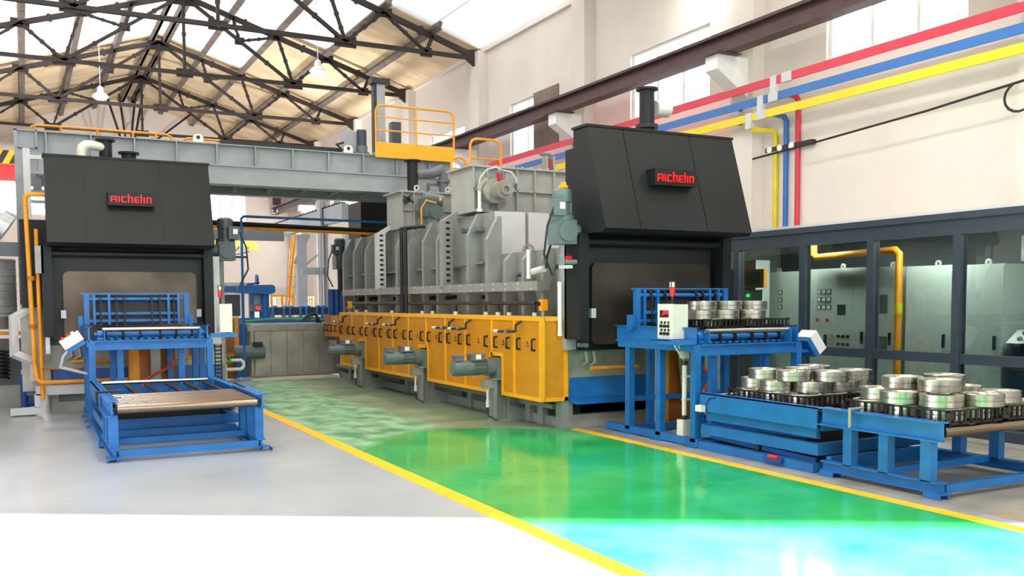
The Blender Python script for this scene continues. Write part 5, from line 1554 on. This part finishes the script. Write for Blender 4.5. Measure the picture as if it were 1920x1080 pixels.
B().bb(4.1, 4.45, 22.0, 22.3, 1.35, 1.85).obj('dark_cabinet', 'frame', t, smooth=False)
B().bb(4.8, 4.98, 22.2, 22.3, 1.45, 1.9).obj('pale_plate', 'cab', t, smooth=False)
B().cyl((4.82, 22.0, 2.2), (4.86, 22.0, 2.2), 0.12, 18).box((4.75, 22.0, 2.1), (0.3, 0.05, 0.05), ('Y', -0.15)).obj('hand_wheel', 'blued', t)
p = B().bb(4.62, 4.88, 21.7, 21.8, 1.46, 1.62).obj('display_box', 'mgrey', t, smooth=False)
B().bb(4.74, 4.84, 21.695, 21.7, 1.51, 1.57).obj('red_display', 'ledred', p, smooth=False)
for k in range(7):
    x = 5.25+k*0.2+(0.06 if k % 2 else 0)
    B().pipe([(x, 22.2, 1.3), (x, 22.2, 1.5), (x+0.03, 22.2, 1.56), (x+0.1, 22.2, 1.56)], 0.035, 6).obj('hook_arm', 'blue', t)
B().bb(5.2, 6.7, 22.3, 22.4, 1.36, 1.55).obj('back_plate', 'frame', t, smooth=False)
B().bb(5.2, 6.7, 22.1, 22.4, 1.28, 1.31).obj('shelf', 'lgrey', t, smooth=False)
B().pipe([(4.2, 20.8, 1.25), (5.0, 20.8, 1.3), (6.2, 20.8, 1.27)], 0.018, 6).obj('hose', 'green', t)
t = thing('hose_bundle', 'tangle of dark hoses lying on the tank rail', 'hoses', (5.8, 20.8, 1.2))
for k in range(4):
    B().pipe([(5.5+k*0.06, 20.6, 1.25), (5.65+k*0.05, 20.6, 1.38+0.02*k), (5.85, 20.6, 1.36), (5.95-k*0.04, 20.6, 1.2), (6.1+k*0.05, 20.6, 1.14)], 0.016, 6).obj('hose', 'dark', t)
t = thing('mezzanine_frame', 'grey steel frame with braced columns and long rail beam in the background', 'frame', (7.8, 28, 0))
B().bb(7.6, 7.8, 24.2, 32.5, 3.85, 4.3).obj('rail_beam', 'grey2', t, smooth=False)
for k in range(24):
    B().bb(7.6, 7.78, 24.4+k*0.33, 24.5+k*0.33, 4.3, 4.35).obj('tooth', 'dark', t, smooth=False)
B().bb(7.82, 8.12, 29.6, 29.9, 0, 3.85).obj('column', 'grey2', t, smooth=False)
B().bb(7.5, 7.56, 25.9, 26.2, 0, 4.6).bb(7.66, 7.72, 25.9, 26.2, 0, 4.6).obj('column', 'grey2', t, smooth=False)
B().pipe([(7.75, 29.7, 2.9), (8.2, 29.7, 3.85)], 0.09, 4).obj('brace', 'grey2', t, smooth=False)
B().pipe([(7.6, 26.0, 3.7), (8.1, 26.0, 4.7)], 0.09, 4).obj('brace', 'grey2', t, smooth=False)
B().pipe([(7.9, 29.7, 2.7), (8.5, 29.7, 3.2)], 0.04, 4).obj('brace', 'grey2', t, smooth=False)
B().bb(7.0, 7.7, 26.0, 26.15, 2.45, 2.65).obj('tie_beam', 'grey2', t, smooth=False)
B().bb(9.4, 9.7, 29.6, 29.9, 0, 4.0).obj('column', 'grey2', t, smooth=False)
B().bb(4.6, 7.5, 30.0, 30.2, 3.64, 3.96).obj('dark_beam', 'mgrey', t, smooth=False)
t = thing('yellow_jib_crane', 'yellow jib crane mast and arm against the far wall', 'crane', (7.9, 31, 0))
for dx in (0, 0.14):
    B().pipe([(7.6+dx, 31, 0.3), (8.05+dx*0.6, 31, 3.9)], 0.05, 6).obj('mast_rail', 'orange', t)
B().bb(5.0, 9.0, 41.0, 41.15, 4.1, 4.3).obj('arm', 'byel', t, smooth=False)
B().bb(8.7, 9.1, 40.95, 41.2, 3.95, 4.15).obj('trolley', 'byel', t, smooth=False)
t = thing('ladder', 'grey ladder leaning by the braced column in the background', 'ladder', (7.9, 30.5, 0))
for dx in (0, 0.3):
    B().pipe([(7.55+dx*0.9, 30.6, 0.4), (7.8+dx, 30.6, 3.4)], 0.025, 6).obj('stile', 'grey2', t)
for k in range(9):
    B().pipe([(7.57+k*0.026, 30.6, 0.6+k*0.32), (7.86+k*0.028, 30.6, 0.6+k*0.32)], 0.016, 6).obj('rung', 'grey2', t)
def fence(x0, x1, y, label):
    t = thing('safety_fence', label, 'fence', ((x0+x1)/2, y, 0))
    for x in (x0, (x0+x1)/2, x1):
        B().bb(x-0.03, x+0.03, y-0.03, y+0.03, 0, 1.9).obj('post', 'orange', t, smooth=False)
    B().bb(x0, x1, y-0.02, y+0.02, 1.84, 1.9).bb(x0, x1, y-0.02, y+0.02, 0.1, 0.16).obj('rail', 'orange', t, smooth=False)
    m = B()
    n = int((x1-x0)/0.08)
    for k in range(n):
        m.bb(x0+k*0.08, x0+k*0.08+0.01, y-0.005, y+0.005, 0.16, 1.84)
    for k in range(20):
        m.bb(x0, x1, y-0.005, y+0.005, 0.2+k*0.08, 0.21+k*0.08)
    m.obj('wire_mesh', 'lgrey', t, smooth=False, kind='stuff')
fence(8.3, 10.1, 36.0, 'orange framed mesh fence right of the braced column, far back')
fence(6.7, 7.35, 28.5, 'orange framed fence panel left of the braced column')
t = thing('grey_wall_duct', 'long grey duct running low along the far wall', 'duct', (7.5, 44, 1.9))
B().bb(4.5, 9.5, 44.0, 44.4, 2.1, 2.6).obj('duct', 'mgrey', t, smooth=False)
for x in (5.5, 7.5, 9.0):
    B().bb(x, x+0.1, 44.1, 44.3, 0, 2.1).obj('leg', 'mgrey', t, smooth=False)
t = thing('wall_cables', 'looped thin cables slung along the far wall', 'cables', (8.5, 46, 4.5))
B().pipe([(5.5, 45, 4.5), (7.5, 45, 4.45), (9.6, 45, 4.7)], 0.02, 5).pipe([(5.5, 45, 3.9), (8, 45, 3.7), (9.6, 45, 4.1)], 0.02, 5).obj('cable', 'dark', t)
B().pipe([(8.6+0.5*math.cos(a), 45, 4.3+0.22*math.sin(a)) for a in [k*PI/8 for k in range(17)]], 0.02, 5).obj('loop', 'dark', t)
t = thing('service_cabinet', 'pale grey cabinet standing among the far orange fences', 'cabinet', (8.0, 33, 0))
B().bb(7.2, 7.9, 33.0, 33.5, 0, 1.9).obj('body', 'cab', t, smooth=False)
B().bb(7.25, 7.85, 32.98, 33.0, 0.1, 1.85).obj('door', 'cab', t, smooth=False)

# ================================================================ left edge gear
t = thing('exhaust_duct', 'silver spiral exhaust duct at the left edge', 'duct', (-0.45, 17.2, 0))
b = B().cyl((-0.42, 17.3, 1.45), (-0.42, 17.3, 2.38), 0.33, 28)
b.obj('riser', 'duct', t)
for k in range(8):
    B().lathe([(0.33, 0), (0.34, 0.01), (0.33, 0.02)], (-0.42, 17.3, 1.5+k*0.12), 'z', 28).obj('seam', 'plate', t)
B().cyl((-1.6, 17.3, 2.95), (-0.35, 17.3, 2.95), 0.28, 24).cyl((-0.35, 17.3, 2.95), (-0.2, 17.3, 2.85), 0.28, 24).obj('crossover', 'duct', t)
B().cyl((-0.42, 17.3, 1.25), (-0.42, 17.3, 1.45), 0.27, 20).obj('neck', 'plate', t)
t = thing('duct_frame', 'dark grey steel frame carrying the silver duct', 'frame', (-0.3, 16.6, 0))
B().bb(-1.2, 0.02, 16.85, 16.95, 2.42, 2.64).obj('beam', 'mgrey', t, smooth=False)
B().bb(-0.02, 0.12, 16.6, 16.9, 0, 2.9).obj('post', 'mgrey', t, smooth=False)
B().bb(0.04, 0.22, 16.4, 16.6, 1.75, 2.35).obj('box', 'mgrey', t, smooth=False)
B().bb(-1.5, 0.0, 16.9, 17.0, 1.16, 1.22).obj('yellow_rail', 'orange', t, smooth=False)
B().bb(-1.5, -0.02, 17.0, 17.2, 0.0, 0.35).obj('plinth', 'plate', t, smooth=False)
B().bb(-1.5, 0.0, 17.05, 17.2, 0.35, 1.1).obj('panel', 'mgrey', t, smooth=False)
t = thing('coil_spring', 'black coil springs at the left edge below the duct', 'spring', (-0.35, 16.7, 0.45))
pts = []
for k in range(60):
    a = k*PI/4
    pts.append((-0.33+0.09*math.cos(a), 16.75+0.09*math.sin(a), 0.48+k*0.0075))
B().pipe(pts, 0.018, 6).obj('coil', 'rubber', t)
for j in (1,):
    B().pipe([(p[0]-0.24, p[1], p[2]) for p in pts], 0.018, 6).obj('coil', 'rubber', t)
t = thing('gas_pipes', 'pair of orange gas pipes rising by the left furnace', 'pipes', (0.13, 15.35, 0.3))
B().pipe([(0.35, 15.3, 3.25), (0.12, 15.3, 3.25), (0.07, 15.3, 3.2), (0.12, 15.3, 0.72)], 0.033, 10).obj('pipe', 'orange', t)
B().pipe([(0.2, 15.35, 2.75), (0.21, 15.35, 0.25)], 0.031, 10).obj('pipe', 'orange', t)
B().pipe([(0.12, 15.3, 0.75), (0.14, 15.25, 0.55), (0.2, 15.25, 0.5), (1.5, 15.25, 0.5)], 0.033, 10).obj('pipe', 'orange', t)
B().pipe([(0.21, 15.3, 0.7), (0.7, 15.3, 0.68), (0.85, 15.3, 0.75), (0.9, 15.3, 0.95)], 0.014, 6).obj('thin_pipe', 'orangeb', t)
for z in (1.3, 2.0):
    B().cyl((0.11, 15.3, z), (0.11, 15.3, z+0.06), 0.052, 10).obj('coupling', 'orangeb', t)
t = thing('cable_tray', 'bent galvanised cable tray down to the floor at the left', 'cable tray', (0.0, 15.9, 0))
B().pipe([(0.13, 15.6, 2.6), (0.13, 15.6, 1.62), (-0.14, 15.6, 1.45), (-0.14, 15.6, 0.92), (0.12, 15.6, 0.78), (0.12, 15.6, 0.5)], 0.07, 4).obj('upper_run', 'lgrey', t, smooth=False)
B().bb(0.12, 1.2, 15.4, 15.5, 0.3, 0.44).obj('horizontal_run', 'lgrey', t, smooth=False)
B().bb(0.1, 0.23, 15.4, 15.5, 0.12, 0.32).prism([(-0.22, 0.02), (0.1, 0.02), (0.23, 0.12), (0.1, 0.13), (-0.22, 0.12)], 'y', 15.4, 15.5).obj('floor_run', 'lgrey', t, smooth=False)
t = thing('blue_pump', 'slim dark blue booster pump standing at the left edge', 'pump', (-0.02, 16.0, 0))
B().cyl((-0.03, 16.0, 0.08), (-0.03, 16.0, 0.55), 0.055, 14).cyl((-0.03, 16.0, 0.5), (-0.03, 16.0, 0.58), 0.075, 14).cyl((-0.03, 16.0, 0.66), (-0.03, 16.0, 0.82), 0.05, 14).cyl((-0.03, 16.0, 0), (-0.03, 16.0, 0.09), 0.08, 14).obj('body', 'blued', t)
B().cyl((-0.03, 16.0, 0.58), (-0.03, 16.0, 0.66), 0.045, 12).obj('steel_neck', 'steel', t)
B().pipe([(-0.03, 16.0, 0.14), (0.15, 16.0, 0.14), (0.2, 16.0, 0.2)], 0.04, 8).obj('outlet', 'blued', t)
t = thing('flow_meter', 'upright glass flow meter beside the orange pipes', 'meter', (0.3, 15.3, 1.0))
B().bb(0.27, 0.33, 15.25, 15.3, 0.92, 1.42).obj('case', 'lgrey', t, smooth=False)
B().bb(0.285, 0.315, 15.245, 15.25, 0.96, 1.38).obj('tube', 'duct', t, smooth=False)
